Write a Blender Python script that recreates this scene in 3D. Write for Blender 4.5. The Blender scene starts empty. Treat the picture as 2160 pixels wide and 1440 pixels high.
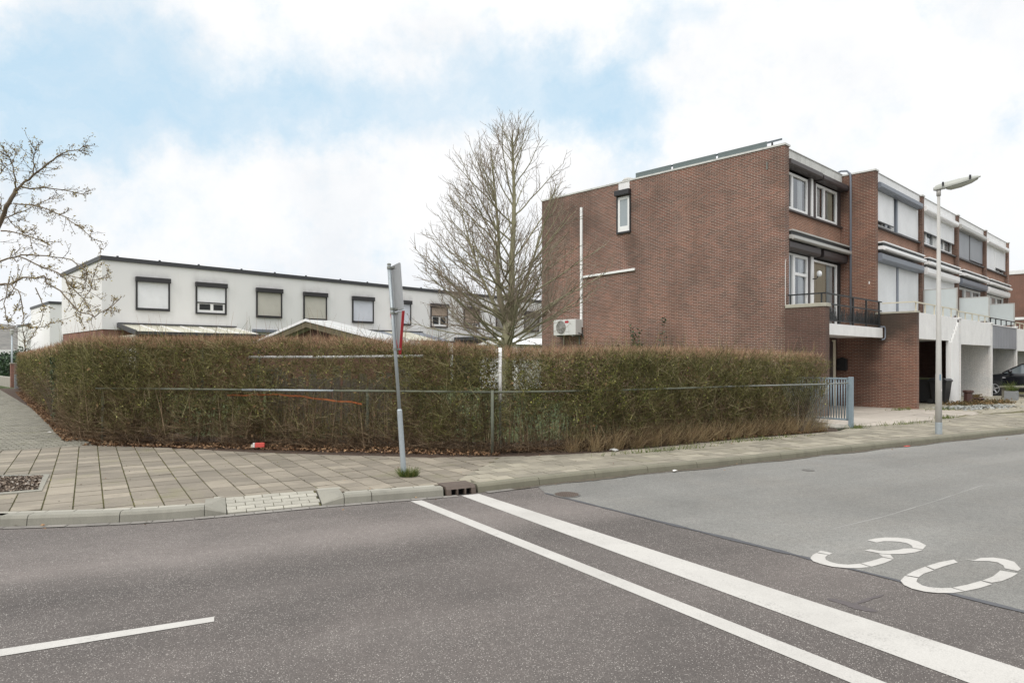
import bpy, bmesh, math, random
import numpy as np
from mathutils import Vector, Matrix
random.seed(7); rng = np.random.default_rng(7)
PI = math.pi
scene = bpy.context.scene
COL = scene.collection

# ------------------------------------------------------------------ helpers
def tag(o, label=None, cat=None, group=None, kind=None):
    if label: o['label'] = label
    if cat: o['category'] = cat
    if group: o['group'] = group
    if kind: o['kind'] = kind
    return o

def thing(name, label, cat, loc=(0, 0, 0), rz=0.0, group=None):
    o = bpy.data.objects.new(name, None); COL.objects.link(o)
    o.location = loc; o.rotation_euler = (0, 0, rz); o.empty_display_size = .2
    return tag(o, label, cat, group)

def copy_tree(o, parent=None):
    c = o.copy(); COL.objects.link(c)
    if parent is not None: c.parent = parent
    for ch in [x for x in bpy.data.objects if x.parent == o]:
        copy_tree(ch, c)
    return c

class MB:
    """collects faces of ONE mesh"""
    def __init__(s): s.v = []; s.f = []
    def poly(s, pts):
        n = len(s.v); s.v += [tuple(p) for p in pts]; s.f.append(tuple(range(n, n + len(pts)))); return s
    def box(s, x0, x1, y0, y1, z0, z1):
        if x0 > x1: x0, x1 = x1, x0
        if y0 > y1: y0, y1 = y1, y0
        if z0 > z1: z0, z1 = z1, z0
        n = len(s.v)
        s.v += [(x0, y0, z0), (x1, y0, z0), (x1, y1, z0), (x0, y1, z0), (x0, y0, z1), (x1, y0, z1), (x1, y1, z1), (x0, y1, z1)]
        for f in ((0, 3, 2, 1), (4, 5, 6, 7), (0, 1, 5, 4), (1, 2, 6, 5), (2, 3, 7, 6), (3, 0, 4, 7)):
            s.f.append(tuple(n + i for i in f))
        return s
    def prism(s, pts, z0, z1):
        """polygon in xy, extruded in z"""
        n = len(s.v); k = len(pts)
        s.v += [(p[0], p[1], z0) for p in pts] + [(p[0], p[1], z1) for p in pts]
        s.f.append(tuple(n + i for i in reversed(range(k)))); s.f.append(tuple(n + k + i for i in range(k)))
        for i in range(k):
            j = (i + 1) % k; s.f.append((n + i, n + j, n + k + j, n + k + i))
        return s
    def extrude(s, pts, d):
        """polygon of 3D points extruded by vector d"""
        n = len(s.v); k = len(pts)
        s.v += [tuple(p) for p in pts] + [(p[0] + d[0], p[1] + d[1], p[2] + d[2]) for p in pts]
        s.f.append(tuple(n + i for i in reversed(range(k)))); s.f.append(tuple(n + k + i for i in range(k)))
        for i in range(k):
            j = (i + 1) % k; s.f.append((n + i, n + j, n + k + j, n + k + i))
        return s
    def tube(s, pts, rad, sides=8, cap=True):
        pts = [Vector(p) for p in pts]
        if not hasattr(rad, '__len__'): rad = [rad] * len(pts)
        ring = []
        up = None
        for i, p in enumerate(pts):
            d = (pts[min(i + 1, len(pts) - 1)] - pts[max(i - 1, 0)])
            if d.length < 1e-9: d = Vector((0, 0, 1))
            d.normalize()
            if up is None:
                up = d.cross(Vector((0, 0, 1)) if abs(d.z) < .9 else Vector((1, 0, 0))).normalized()
            a = (up - d * up.dot(d))
            a = a.normalized() if a.length > 1e-6 else d.orthogonal().normalized()
            up = a; b = d.cross(a)
            n = len(s.v)
            for k in range(sides):
                t = 2 * PI * k / sides
                q = p + (a * math.cos(t) + b * math.sin(t)) * rad[i]
                s.v.append((q.x, q.y, q.z))
            ring.append(n)
        for i in range(len(ring) - 1):
            for k in range(sides):
                k2 = (k + 1) % sides
                s.f.append((ring[i] + k, ring[i] + k2, ring[i + 1] + k2, ring[i + 1] + k))
        if cap:
            s.f.append(tuple(ring[0] + k for k in reversed(range(sides)))); s.f.append(tuple(ring[-1] + k for k in range(sides)))
        return s
    def lathe(s, prof, sides=20, c=(0, 0)):
        n0 = len(s.v)
        for (r, z) in prof:
            for k in range(sides):
                t = 2 * PI * k / sides; s.v.append((c[0] + r * math.cos(t), c[1] + r * math.sin(t), z))
        for i in range(len(prof) - 1):
            for k in range(sides):
                k2 = (k + 1) % sides
                s.f.append((n0 + i * sides + k, n0 + i * sides + k2, n0 + (i + 1) * sides + k2, n0 + (i + 1) * sides + k))
        s.f.append(tuple(n0 + k for k in reversed(range(sides)))); s.f.append(tuple(n0 + (len(prof) - 1) * sides + k for k in range(sides)))
        return s
    def xf(s, m, start=0):
        for i in range(start, len(s.v)):
            q = m @ Vector(s.v[i]); s.v[i] = (q.x, q.y, q.z)
        return s
    def shear(s, k):
        s.v = [(x, y, z - k * x) for (x, y, z) in s.v]; return s
    def build(s, name, m, parent=None, bevel=0, smooth=False, kind=None):
        me = bpy.data.meshes.new(name); me.from_pydata(s.v, [], s.f); me.update()
        me.materials.append(m)
        if smooth:
            for p in me.polygons: p.use_smooth = True
        o = bpy.data.objects.new(name, me); COL.objects.link(o)
        if parent is not None: o.parent = parent
        if bevel:
            b = o.modifiers.new('bevel', 'BEVEL'); b.width = bevel; b.segments = 2; b.limit_method = 'ANGLE'; b.angle_limit = .6
        if kind: o['kind'] = kind
        return o

def np_mesh(name, V, Q, m, parent=None, kind=None, smooth=False):
    V = np.asarray(V, np.float32); Q = np.asarray(Q, np.int32)
    me = bpy.data.meshes.new(name)
    me.vertices.add(len(V)); me.vertices.foreach_set('co', V.ravel())
    k = Q.shape[1]
    me.loops.add(Q.size); me.loops.foreach_set('vertex_index', Q.ravel())
    me.polygons.add(len(Q)); me.polygons.foreach_set('loop_start', np.arange(0, Q.size, k, dtype=np.int32))
    me.polygons.foreach_set('loop_total', np.full(len(Q), k, np.int32))
    if smooth: me.polygons.foreach_set('use_smooth', np.ones(len(Q), bool))
    me.update(calc_edges=True); me.materials.append(m)
    o = bpy.data.objects.new(name, me); COL.objects.link(o)
    if parent is not None: o.parent = parent
    if kind: o['kind'] = kind
    return o

def norm(a): return a / np.maximum(np.linalg.norm(a, axis=-1, keepdims=True), 1e-9)

def twig_arrays(O, D, L, R, B, rings=3):
    """curved tapering three-sided twigs, one per row"""
    N = len(O); D = norm(D)
    ref = np.where(np.abs(D[:, 2:3]) < .9, np.array([[0, 0, 1.]]), np.array([[1., 0, 0]]))
    A = norm(np.cross(D, ref)); C = np.cross(D, A)
    V = np.zeros((N, rings, 3, 3))
    for j in range(rings):
        t = j / (rings - 1)
        P = O + D * (L * t)[:, None] + B * (L * t * t)[:, None]
        r = R * (1 - .75 * t)
        for k in range(3):
            a = 2 * PI * k / 3
            V[:, j, k] = P + (A * math.cos(a) + C * math.sin(a)) * r[:, None]
    base = (np.arange(N) * rings * 3)[:, None]
    q = []
    for j in range(rings - 1):
        for k in range(3):
            k2 = (k + 1) % 3
            q.append(base + np.array([[j * 3 + k, j * 3 + k2, (j + 1) * 3 + k2, (j + 1) * 3 + k]]))
    Q = np.stack(q, 1).reshape(-1, 4)
    return V.reshape(-1, 3), Q

def leaf_arrays(P, S, flat=0.0, asp=.6):
    """small folded leaves at P with size S"""
    N = len(P)
    n = rng.normal(size=(N, 3)); n[:, 2] = np.abs(n[:, 2]) + flat; n = norm(n)
    a = norm(np.cross(n, rng.normal(size=(N, 3)))); b = np.cross(n, a)
    s = S[:, None]
    V = np.stack([P - a * s, P + b * s * asp + n * s * .18, P + a * s, P - b * s * asp + n * s * .18], 1)
    Q = np.arange(N * 4).reshape(-1, 4)
    return V.reshape(-1, 3), Q

# ------------------------------------------------------------------ materials
def lin(c):
    return tuple((x / 12.92 if x <= .04045 else ((x + .055) / 1.055) ** 2.4) for x in c)

class NT:
    def __init__(s, name):
        s.m = bpy.data.materials.new(name); s.m.use_nodes = True; s.t = s.m.node_tree; s.n = s.t.nodes; s.l = s.t.links
        s.bsdf = s.n['Principled BSDF']
    def node(s, typ, **kw):
        n = s.n.new(typ)
        for k, v in kw.items():
            if k.startswith('i_'):
                key = k[2:]; key = int(key) if key.isdigit() else key.replace('_', ' ')
                n.inputs[key].default_value = v
            else: setattr(n, k, v)
        return n
    def link(s, a, b): s.l.new(a, b)
    def coord(s, out='Object'): return s.node('ShaderNodeTexCoord').outputs[out]
    def noise(s, scale, detail=4, rough=.55, vec=None, out='Fac', dist=0):
        n = s.node('ShaderNodeTexNoise'); n.inputs['Scale'].default_value = scale; n.inputs['Detail'].default_value = detail
        n.inputs['Roughness'].default_value = rough; n.inputs['Distortion'].default_value = dist
        s.link(vec if vec is not None else s.coord(), n.inputs['Vector']); return n.outputs[out]
    def ramp(s, fac, stops, interp='LINEAR'):
        r = s.node('ShaderNodeValToRGB'); r.color_ramp.interpolation = interp; e = r.color_ramp.elements
        while len(e) > 1: e.remove(e[0])
        for i, (p, c) in enumerate(stops):
            x = e[0] if i == 0 else e.new(p)
            x.position = p; x.color = (c[0], c[1], c[2], 1) if hasattr(c, '__len__') else (c, c, c, 1)
        s.link(fac, r.inputs[0]); return r.outputs[0]
    def mix(s, fac, a, b, mode='MIX'):
        n = s.node('ShaderNodeMix', data_type='RGBA', blend_type=mode)
        for sock, v in ((n.inputs[0], fac), (n.inputs[6], a), (n.inputs[7], b)):
            if hasattr(v, 'is_linked'): s.link(v, sock)
            elif hasattr(v, '__len__'): sock.default_value = (v[0], v[1], v[2], 1)
            else: sock.default_value = v
        return n.outputs[2]
    def math(s, op, a, b=0.0, clamp=False):
        n = s.node('ShaderNodeMath', operation=op, use_clamp=clamp)
        for sock, v in ((n.inputs[0], a), (n.inputs[1], b)):
            if hasattr(v, 'is_linked'): s.link(v, sock)
            else: sock.default_value = v
        return n.outputs[0]
    def base(s, v):
        if hasattr(v, 'is_linked'): s.link(v, s.bsdf.inputs['Base Color'])
        else: s.bsdf.inputs['Base Color'].default_value = (v[0], v[1], v[2], 1)
    def set(s, **kw):
        for k, v in kw.items(): s.bsdf.inputs[k.replace('_', ' ')].default_value = v
    def bump(s, h, strength=.4, dist=.01):
        b = s.node('ShaderNodeBump'); b.inputs['Strength'].default_value = strength; b.inputs['Distance'].default_value = dist
        s.link(h, b.inputs['Height']); s.link(b.outputs[0], s.bsdf.inputs['Normal'])

def sc(c, k): return tuple(min(1, x * k) for x in c)

def plain(name, c, rough=.6, var=.12, scale=6, metal=0, bump=0, bscale=60, spec=.4, island=0):
    t = NT(name)
    col = t.mix(t.noise(scale, 5), sc(c, 1 - var), sc(c, 1 + var))
    if island:
        g = t.node('ShaderNodeNewGeometry')
        col = t.mix(1.0, col, t.ramp(g.outputs['Random Per Island'], [(0, 1 - island), (1, 1 + island * .6)]), 'MULTIPLY')
    t.base(col); t.set(Roughness=rough, Metallic=metal); t.bsdf.inputs['Specular IOR Level'].default_value = spec
    if bump: t.bump(t.noise(bscale, 3), bump, .004)
    return t.m

def island_mat(name, stops, rough=.75, spec=.2):
    t = NT(name); g = t.node('ShaderNodeNewGeometry')
    t.base(t.ramp(g.outputs['Random Per Island'], stops)); t.set(Roughness=rough); t.bsdf.inputs['Specular IOR Level'].default_value = spec
    return t.m

def brick(name, c1, c2, mortar, w=.176, h=.0475, mort=.0085, dirt=.5, dirtcol=(.05, .04, .032), grime=None, paint=False):
    t = NT(name)
    sep = t.node('ShaderNodeSeparateXYZ'); t.link(t.coord(), sep.inputs[0])
    cmb = t.node('ShaderNodeCombineXYZ'); t.link(t.math('ADD', sep.outputs[0], sep.outputs[1]), cmb.inputs[0]); t.link(sep.outputs[2], cmb.inputs[1])
    b = t.node('ShaderNodeTexBrick', offset=.5); t.link(cmb.outputs[0], b.inputs['Vector'])
    b.inputs['Scale'].default_value = 1; b.inputs['Brick Width'].default_value = w; b.inputs['Row Height'].default_value = h
    b.inputs['Mortar Size'].default_value = mort; b.inputs['Mortar Smooth'].default_value = .15; b.inputs['Bias'].default_value = 0
    b.inputs['Color1'].default_value = (*c1, 1); b.inputs['Color2'].default_value = (*c2, 1); b.inputs['Mortar'].default_value = (*mortar, 1)
    col = b.outputs['Color']
    fine = t.noise(34, 4)
    col = t.mix(1, col, t.ramp(fine, [(.3, .78), (.7, 1.14)]), 'MULTIPLY')
    # big weather patches: lighter washed zones and darker damp ones
    big = t.noise(.55, 6, .62, dist=.4)
    col = t.mix(1, col, t.ramp(big, [(.28, (.76, .77, .78)), (.5, (1, 1, 1)), (.70, (1.2, 1.13, 1.08))]), 'MULTIPLY')
    if not paint and c1[0] > c1[2] * 1.5:      # browner, fired-darker areas
        col = t.mix(t.math('MULTIPLY', t.ramp(t.noise(1.3, 6, .7), [(.45, 0), (.7, 1)]), .30), col, (.105, .062, .042))
    if dirt:
        mp = t.node('ShaderNodeMapping'); t.link(t.coord(), mp.inputs[0]); mp.inputs['Scale'].default_value = (1.3, 1.3, .22)
        streak = t.noise(1.0, 5, .6, mp.outputs[0])
        col = t.mix(t.math('MULTIPLY', t.ramp(streak, [(.5, 0), (.74, 1)]), dirt), col, dirtcol)
    if grime:
        for (x, y, z, r, k) in grime:      # damp stains with a place of their own
            vm = t.node('ShaderNodeVectorMath', operation='DISTANCE'); t.link(t.coord(), vm.inputs[0]); vm.inputs[1].default_value = (x, y, z)
            d = t.math('ADD', vm.outputs['Value'], t.math('MULTIPLY', t.math('SUBTRACT', t.noise(2.2, 4), .5), r * 1.1))
            col = t.mix(t.math('MULTIPLY', t.ramp(t.math('DIVIDE', d, r), [(.35, 1), (1, 0)]), k), col, dirtcol)
    t.base(col); t.set(Roughness=.85); t.bsdf.inputs['Specular IOR Level'].default_value = .25
    t.bump(t.mix(.8, fine, b.outputs['Fac'], 'SUBTRACT'), .5, .006)
    return t.m

RED1, RED2 = (.228, .093, .064), (.112, .056, .042)
M = {}
M['brick'] = brick('red_brick', RED1, RED2, (.36, .29, .24), dirt=.45)
M['brick_gable'] = brick('red_brick_gable', RED1, RED2, (.36, .295, .25), dirt=.16,
                         grime=[(0, .05, 7.0, .7, .3), (0, .05, 5.6, .5, .3), (0, 9.3, 7.3, 2.2, .5), (0, 5.25, 5.5, .45, .4), (0, 5.2, 4.9, .35, .35), (0, 5.15, 6.7, .35, .35), (.1, -.6, 2.2, .95, .65), (.1, -.4, 2.8, .6, .6), (0, 4.0, 2.0, 1.0, .25), (0, 7.5, 6.6, 1.2, .3)])
M['brick_fin'] = brick('brown_brick_fin', (.165, .078, .058), (.095, .052, .042), (.23, .18, .145), dirt=.4)
M['brick_stained'] = brick('stained_brick', (.14, .07, .056), (.095, .052, .043), (.17, .13, .105), dirt=.55)
M['brick_facade'] = brick('red_brick_facade', (.30, .135, .085), (.22, .095, .062), (.36, .28, .22), dirt=.2)
M['brick_dark'] = brick('dark_brown_brick', (.10, .045, .036), (.07, .035, .03), (.10, .075, .06), dirt=.5)  # very dark brown-red brick for porch, carport and under-awning walls
M['brick_party'] = brick('red_brick_party_wall', (.205, .082, .054), (.12, .054, .041), (.31, .235, .185), dirt=.25,
                         grime=[(0, -1.6, 2.9, .95, .8), (0, -.95, 2.8, .8, .75), (0, -.8, 1.9, .5, .4), (0, -.7, 1.0, .35, .3), (0, .2, 6.9, 1.0, .5), (0, -.6, 7.4, .5, .4)])
M['brick_low'] = brick('orange_brick', (.27, .10, .07), (.20, .08, .06), (.30, .22, .18), dirt=.2)
M['brick_white'] = brick('white_painted_brick', (.74, .735, .72), (.70, .70, .69), (.56, .56, .55), dirt=.18, dirtcol=(.4, .4, .37), mort=.006)
M['brick_far'] = brick('brown_brick', (.20, .095, .07), (.16, .08, .06), (.24, .17, .14), dirt=.2)

def render_wall():
    t = NT('white_render')
    c = t.mix(t.noise(.5, 6, .6), (.70, .695, .68), (.76, .755, .745))
    mp = t.node('ShaderNodeMapping'); t.link(t.coord(), mp.inputs[0]); mp.inputs['Scale'].default_value = (2.2, 2.2, .25)
    c = t.mix(t.math('MULTIPLY', t.ramp(t.noise(1, 5, .6, mp.outputs[0]), [(.52, 0), (.8, 1)]), .35), c, (.55, .54, .51))
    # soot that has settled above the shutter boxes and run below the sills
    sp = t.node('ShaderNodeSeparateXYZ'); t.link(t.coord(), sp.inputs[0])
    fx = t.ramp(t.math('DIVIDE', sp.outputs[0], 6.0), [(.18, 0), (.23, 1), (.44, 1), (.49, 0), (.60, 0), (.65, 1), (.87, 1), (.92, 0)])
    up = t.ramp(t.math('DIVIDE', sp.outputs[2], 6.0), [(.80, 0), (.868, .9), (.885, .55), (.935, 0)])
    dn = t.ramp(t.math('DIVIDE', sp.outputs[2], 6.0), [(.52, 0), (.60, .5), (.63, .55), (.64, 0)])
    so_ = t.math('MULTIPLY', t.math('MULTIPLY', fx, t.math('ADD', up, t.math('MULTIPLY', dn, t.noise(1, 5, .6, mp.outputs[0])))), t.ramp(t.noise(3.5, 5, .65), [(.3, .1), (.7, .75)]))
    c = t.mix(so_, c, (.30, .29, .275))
    t.base(c); t.set(Roughness=.9); t.bump(t.noise(90, 3), .25, .004); return t.m
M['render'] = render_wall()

def concrete(name, c, streak=.5, sc_=1.2, bump=.3):
    t = NT(name)
    col = t.mix(t.noise(3, 6, .65), sc(c, .82), sc(c, 1.12))
    mp = t.node('ShaderNodeMapping'); t.link(t.coord(), mp.inputs[0]); mp.inputs['Scale'].default_value = (sc_ * 3, sc_ * 3, sc_ * .25)
    col = t.mix(t.math('MULTIPLY', t.ramp(t.noise(1, 5, .65, mp.outputs[0]), [(.48, 0), (.75, 1)]), streak), col, sc(c, .45))
    col = t.mix(1, col, t.ramp(t.noise(160, 2), [(.3, .85), (.7, 1.1)]), 'MULTIPLY')
    t.base(col); t.set(Roughness=.85); t.bump(t.noise(120, 3), bump, .003); return t.m
M['fascia'] = concrete('stained_fascia', (.62, .62, .59), .55)
M['fascia_clean'] = concrete('white_fascia', (.78, .78, .775), .12)
M['parapet_white'] = concrete('white_parapet', (.76, .755, .74), .14, .8, .1)
M['coping'] = concrete('coping_stone', (.42, .40, .33), .4)
M['kerbstone'] = concrete('kerb_concrete', (.22, .21, .172), .5, 1.6, .4)
M['kerb_new'] = concrete('pale_kerb_concrete', (.25, .24, .20), .4, 1.6, .4)

M['kerb_old'] = concrete('mossy_kerb_concrete', (.175, .165, .12), .45, 1.4, .5)
M['dirt'] = plain('gutter_dirt', (.085, .072, .052), .95, .5, 14, bump=.6, bscale=60)
M['white_pvc'] = plain('white_pvc', (.80, .80, .79), .35, .03)
M['white_metal'] = plain('white_coated_metal', (.80, .80, .80), .35, .04)
M['cream_metal'] = plain('cream_coated_metal', (.62, .58, .46), .5, .12, 12)
M['dark_box'] = plain('charcoal_metal', (.035, .034, .036), .45, .1)
M['brown_box'] = plain('dark_brown_metal', (.055, .045, .045), .45, .1)
M['slate_box'] = plain('slate_blue_metal', (.17, .19, .225), .4, .08)
M['light_grey_metal'] = plain('light_grey_metal', (.42, .42, .40), .4, .08)
M['black_metal'] = plain('black_metal', (.022, .024, .025), .5, .15)
M['galv'] = plain('galvanised_steel', (.36, .40, .42), .45, .16, 18, metal=.35)
M['galv_dull'] = plain('weathered_galvanised_steel', (.22, .23, .21), .6, .3, 8, metal=.2)
M['rail_moss'] = plain('mossy_galvanised_pipe', (.13, .14, .105), .75, .45, 9)
M['gate_blue'] = plain('blue_grey_gate_paint', (.22, .275, .31), .5, .15, 14)
M['roof_felt'] = plain('roof_felt', (.08, .08, .08), .9, .2)
M['dark_trim'] = plain('anthracite_trim', (.048, .049, .053), .5, .12)
M['cast_iron'] = plain('rusty_cast_iron', (.095, .072, .058), .7, .35, 14, bump=.5)
M['iron_grey'] = plain('worn_cast_iron', (.12, .115, .105), .7, .3, 30, bump=.8, bscale=120)
M['black_hole'] = plain('dark_void', (.008, .008, .008), .9, .1)
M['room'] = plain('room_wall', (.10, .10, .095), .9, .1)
M['curtain'] = plain('beige_curtain', (.68, .64, .52), .8, .06)
M['curtain_white'] = plain('white_net_curtain', (.76, .78, .79), .8, .06)
M['frost'] = plain('frosted_glass_panel', (.52, .56, .56), .25, .04)
M['lamp_grey'] = plain('grey_painted_steel', (.42, .41, .385), .5, .14, 5)
M['lamp_white'] = plain('off_white_lamp_shell', (.40, .41, .375), .35, .08)
M['lamp_glass'] = plain('lamp_lens', (.42, .43, .37), .12, .05)
M['red_paint'] = plain('red_sign_paint', (.42, .03, .04), .4, .06)
M['sign_back'] = plain('sign_back_aluminium', (.34, .35, .36), .5, .14, 9, metal=.3)
M['sign_white'] = plain('sign_white', (.75, .75, .75), .35, .03)
M['black_plastic'] = plain('black_plastic', (.018, .019, .021), .45, .15)
M['rubber'] = plain('tyre_rubber', (.02, .02, .02), .85, .1)
M['alloy'] = plain('wheel_alloy', (.55, .56, .58), .3, .05, metal=.7)
M['car_black'] = plain('black_car_paint', (.010, .011, .014), .12, .1, spec=.6)
M['car_glass'] = plain('car_glass', (.10, .12, .13), .05, .05, spec=.9)
M['car_lamp'] = plain('car_lamp_glass', (.6, .6, .62), .1, .05)
M['brown_pot'] = plain('brown_glazed_pot', (.07, .035, .03), .4, .15)
M['grey_pot'] = plain('grey_concrete_pot', (.22, .23, .235), .8, .15, 10)
M['wood_old'] = plain('weathered_wood', (.16, .14, .11), .9, .3, 9, island=.3)
M['barge'] = plain('mossy_barge_board', (.13, .11, .07), .9, .5, 7)
M['shed_wood'] = plain('shed_wood', (.10, .05, .032), .8, .3, 6)
M['orange_tape'] = plain('orange_tape', (.34, .10, .03), .6, .2, 20)
M['red_card'] = plain('red_card', (.62, .10, .08), .5, .08)
M['white_card'] = plain('white_card', (.75, .73, .70), .6, .05)
M['bark_green'] = plain('mossy_bark', (.245, .232, .145), .9, .4, 9, bump=.6, bscale=40)
M['bark_brown'] = plain('brown_twig_bark', (.11, .085, .06), .9, .3, 12)
M['bark_grey'] = plain('grey_brown_twigs', (.215, .175, .13), .9, .25, 12)
M['bark_yard'] = plain('brown_grey_bark', (.16, .128, .09), .9, .35, 10, bump=.5, bscale=50)
M['buds'] = island_mat('leaf_buds', [(0, (.14, .095, .05)), (.45, (.26, .19, .075)), (.8, (.36, .29, .09)), (1, (.38, .35, .16))])
M['twig_mid'] = island_mat('hedge_twigs', [(0, (.030, .025, .012)), (.25, (.078, .070, .026)), (.58, (.138, .130, .045)), (.84, (.225, .205, .078)), (1, (.42, .37, .21))])
M['twig_low'] = island_mat('hedge_lower_twigs', [(0, (.038, .026, .017)), (.3, (.115, .078, .046)), (.7, (.20, .135, .08)), (1, (.38, .29, .19))])
M['twig_top'] = island_mat('hedge_new_shoots', [(0, (.18, .10, .065)), (.5, (.36, .215, .135)), (.8, (.44, .30, .19)), (1, (.50, .41, .26))])
M['straw'] = island_mat('dry_grass', [(0, (.22, .15, .08)), (.5, (.36, .26, .14)), (1, (.46, .38, .22))])
M['leaf_hedge'] = island_mat('hedge_leaves', [(0, (.032, .045, .016)), (.5, (.085, .10, .03)), (.82, (.17, .19, .045)), (.93, (.42, .42, .09)), (1, (.58, .56, .22))])
M['leaf_dead'] = island_mat('dead_leaves', [(0, (.06, .036, .022)), (.4, (.14, .08, .045)), (.75, (.24, .14, .075)), (1, (.42, .27, .15))])
M['ivy'] = island_mat('ivy_leaves', [(0, (.012, .03, .014)), (.6, (.03, .065, .028)), (1, (.07, .12, .05))], .4, .4)
M['grass'] = island_mat('grass_blades', [(0, (.05, .085, .02)), (.6, (.12, .16, .04)), (1, (.26, .25, .09))])
M['plant_red'] = island_mat('low_shrub_leaves', [(0, (.06, .07, .03)), (.5, (.14, .09, .04)), (1, (.24, .16, .08))])

def lawn():
    t = NT('lawn'); t.base(t.ramp(t.noise(1.6, 8, .7), [(.3, (.05, .07, .025)), (.55, (.09, .125, .04)), (.75, (.16, .15, .07))])); t.set(Roughness=.95); t.bump(t.noise(60, 4), .8, .03); return t.m
M['lawn'] = lawn()
def soil():
    t = NT('soil'); t.base(t.ramp(t.noise(14, 7, .75), [(.3, (.035, .022, .015)), (.6, (.08, .05, .032)), (.8, (.13, .085, .055))])); t.set(Roughness=.95); t.bump(t.noise(50, 4), .9, .03); return t.m
M['soil'] = soil()

def asphalt(name, c, stone, dens, tint, speck=230, bands=None, big=1.0, worn=False):
    t = NT(name); co = t.coord()
    col = t.mix(t.ramp(t.noise(.5, 7, .65, dist=.5), [(.3, 0), (.7, 1)]), sc(c, 1 - .22 * big), sc(c, 1 + .22 * big))
    col = t.mix(t.ramp(t.noise(.9, 5, .7, dist=.6), [(.45, 0), (.7, 1)]), col, t.mix(.5, col, tint))
    col = t.mix(1, col, t.ramp(t.noise(16, 6, .7), [(.28, .84), (.5, 1), (.72, 1.15)]), 'MULTIPLY')
    if bands:      # wheel tracks that run along the road
        mp = t.node('ShaderNodeMapping'); t.link(co, mp.inputs[0]); mp.vector_type = 'TEXTURE'; mp.inputs['Rotation'].default_value = (0, 0, bands); mp.inputs['Scale'].default_value = (16, 1.3, 1)
        col = t.mix(1, col, t.ramp(t.noise(1, 3, .5, mp.outputs[0]), [(.32, 1 - .22 * big), (.5, 1.0), (.68, 1 + .25 * big)]), 'MULTIPLY')
    if worn:       # paler band along the lane edge and darker wheel tracks, lateral distance from the centre line
        sp = t.node('ShaderNodeSeparateXYZ'); mp2 = t.node('ShaderNodeMapping', vector_type='TEXTURE'); t.link(co, mp2.inputs[0]); mp2.inputs['Rotation'].default_value = (0, 0, bands); t.link(mp2.outputs[0], sp.inputs[0])
        lat = t.math('ADD', sp.outputs[1], t.math('MULTIPLY', t.math('SUBTRACT', t.noise(.8, 5, .6), .5), 1.1))
        col = t.mix(1, col, t.ramp(t.math('DIVIDE', lat, 10.0), [(.18, .84), (.30, .92), (.40, .98), (.50, .80), (.56, .86), (.64, 1.34), (.70, 1.22), (.78, 1.04)]), 'MULTIPLY')
    col = t.mix(1, col, t.ramp(t.noise(speck * .30, 4, .75), [(.30, .50), (.5, 1), (.70, 1.5)]), 'MULTIPLY')
    vo = t.node('ShaderNodeTexVoronoi'); vo.inputs['Scale'].default_value = speck * .40; t.link(co, vo.inputs['Vector'])
    sepc = t.node('ShaderNodeSeparateColor'); t.link(vo.outputs['Color'], sepc.inputs[0])
    m = t.math('MULTIPLY', t.math('GREATER_THAN', sepc.outputs[0], t.math('SUBTRACT', 1 - dens * .15, t.math('MULTIPLY', t.ramp(t.noise(1.7, 6, .7), [(.32, .25), (.68, 1.5)]), dens * .85))), t.math('LESS_THAN', vo.outputs['Distance'], .42))
    col = t.mix(t.math('MULTIPLY', m, t.math('MULTIPLY', sepc.outputs[1], .9)), col, stone)
    t.base(col); t.set(Roughness=.8); t.bsdf.inputs['Specular IOR Level'].default_value = .35
    t.bump(t.noise(speck * .5, 3), .6, .006); return t.m
M['asphalt'] = asphalt('worn_brown_asphalt', (.108, .095, .087), (.47, .44, .40), .28, (.118, .101, .092), speck=340, bands=math.radians(25), worn=True)
M['asphalt_grey'] = asphalt('pale_grey_asphalt', (.172, .169, .156), (.29, .285, .27), .25, (.195, .183, .162), speck=360, bands=math.radians(29), big=.75)
M['tar'] = plain('tar_seam', (.07, .072, .078), .6, .3, 12)
M['patch'] = plain('dark_road_patch', (.092, .080, .080), .85, .3, 40, bump=.7, bscale=120)

def paint():
    t = NT('road_paint')
    c = t.mix(t.noise(2.5, 6, .7), (.425, .41, .38), (.485, .47, .44))
    c = t.mix(1, c, t.ramp(t.noise(150, 3), [(.3, .86), (.6, 1.04)]), 'MULTIPLY')
    c = t.mix(t.ramp(t.noise(5, 9, .75), [(.62, 0), (.72, .6)]), c, (.20, .185, .175))
    chips = t.math('MULTIPLY', t.ramp(t.noise(3.2, 7, .7), [(.50, 0), (.70, 1)]), t.ramp(t.noise(70, 4, .8), [(.52, 0), (.60, .8)]))
    c = t.mix(chips, c, (.15, .14, .132))
    c = t.mix(t.math('MULTIPLY', t.ramp(t.noise(1.1, 6, .65), [(.46, 0), (.7, 1)]), .35), c, (.27, .255, .235))
    t.base(c); t.set(Roughness=.7); t.bump(t.noise(180, 3), .4, .004); return t.m
M['paint'] = paint()

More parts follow.
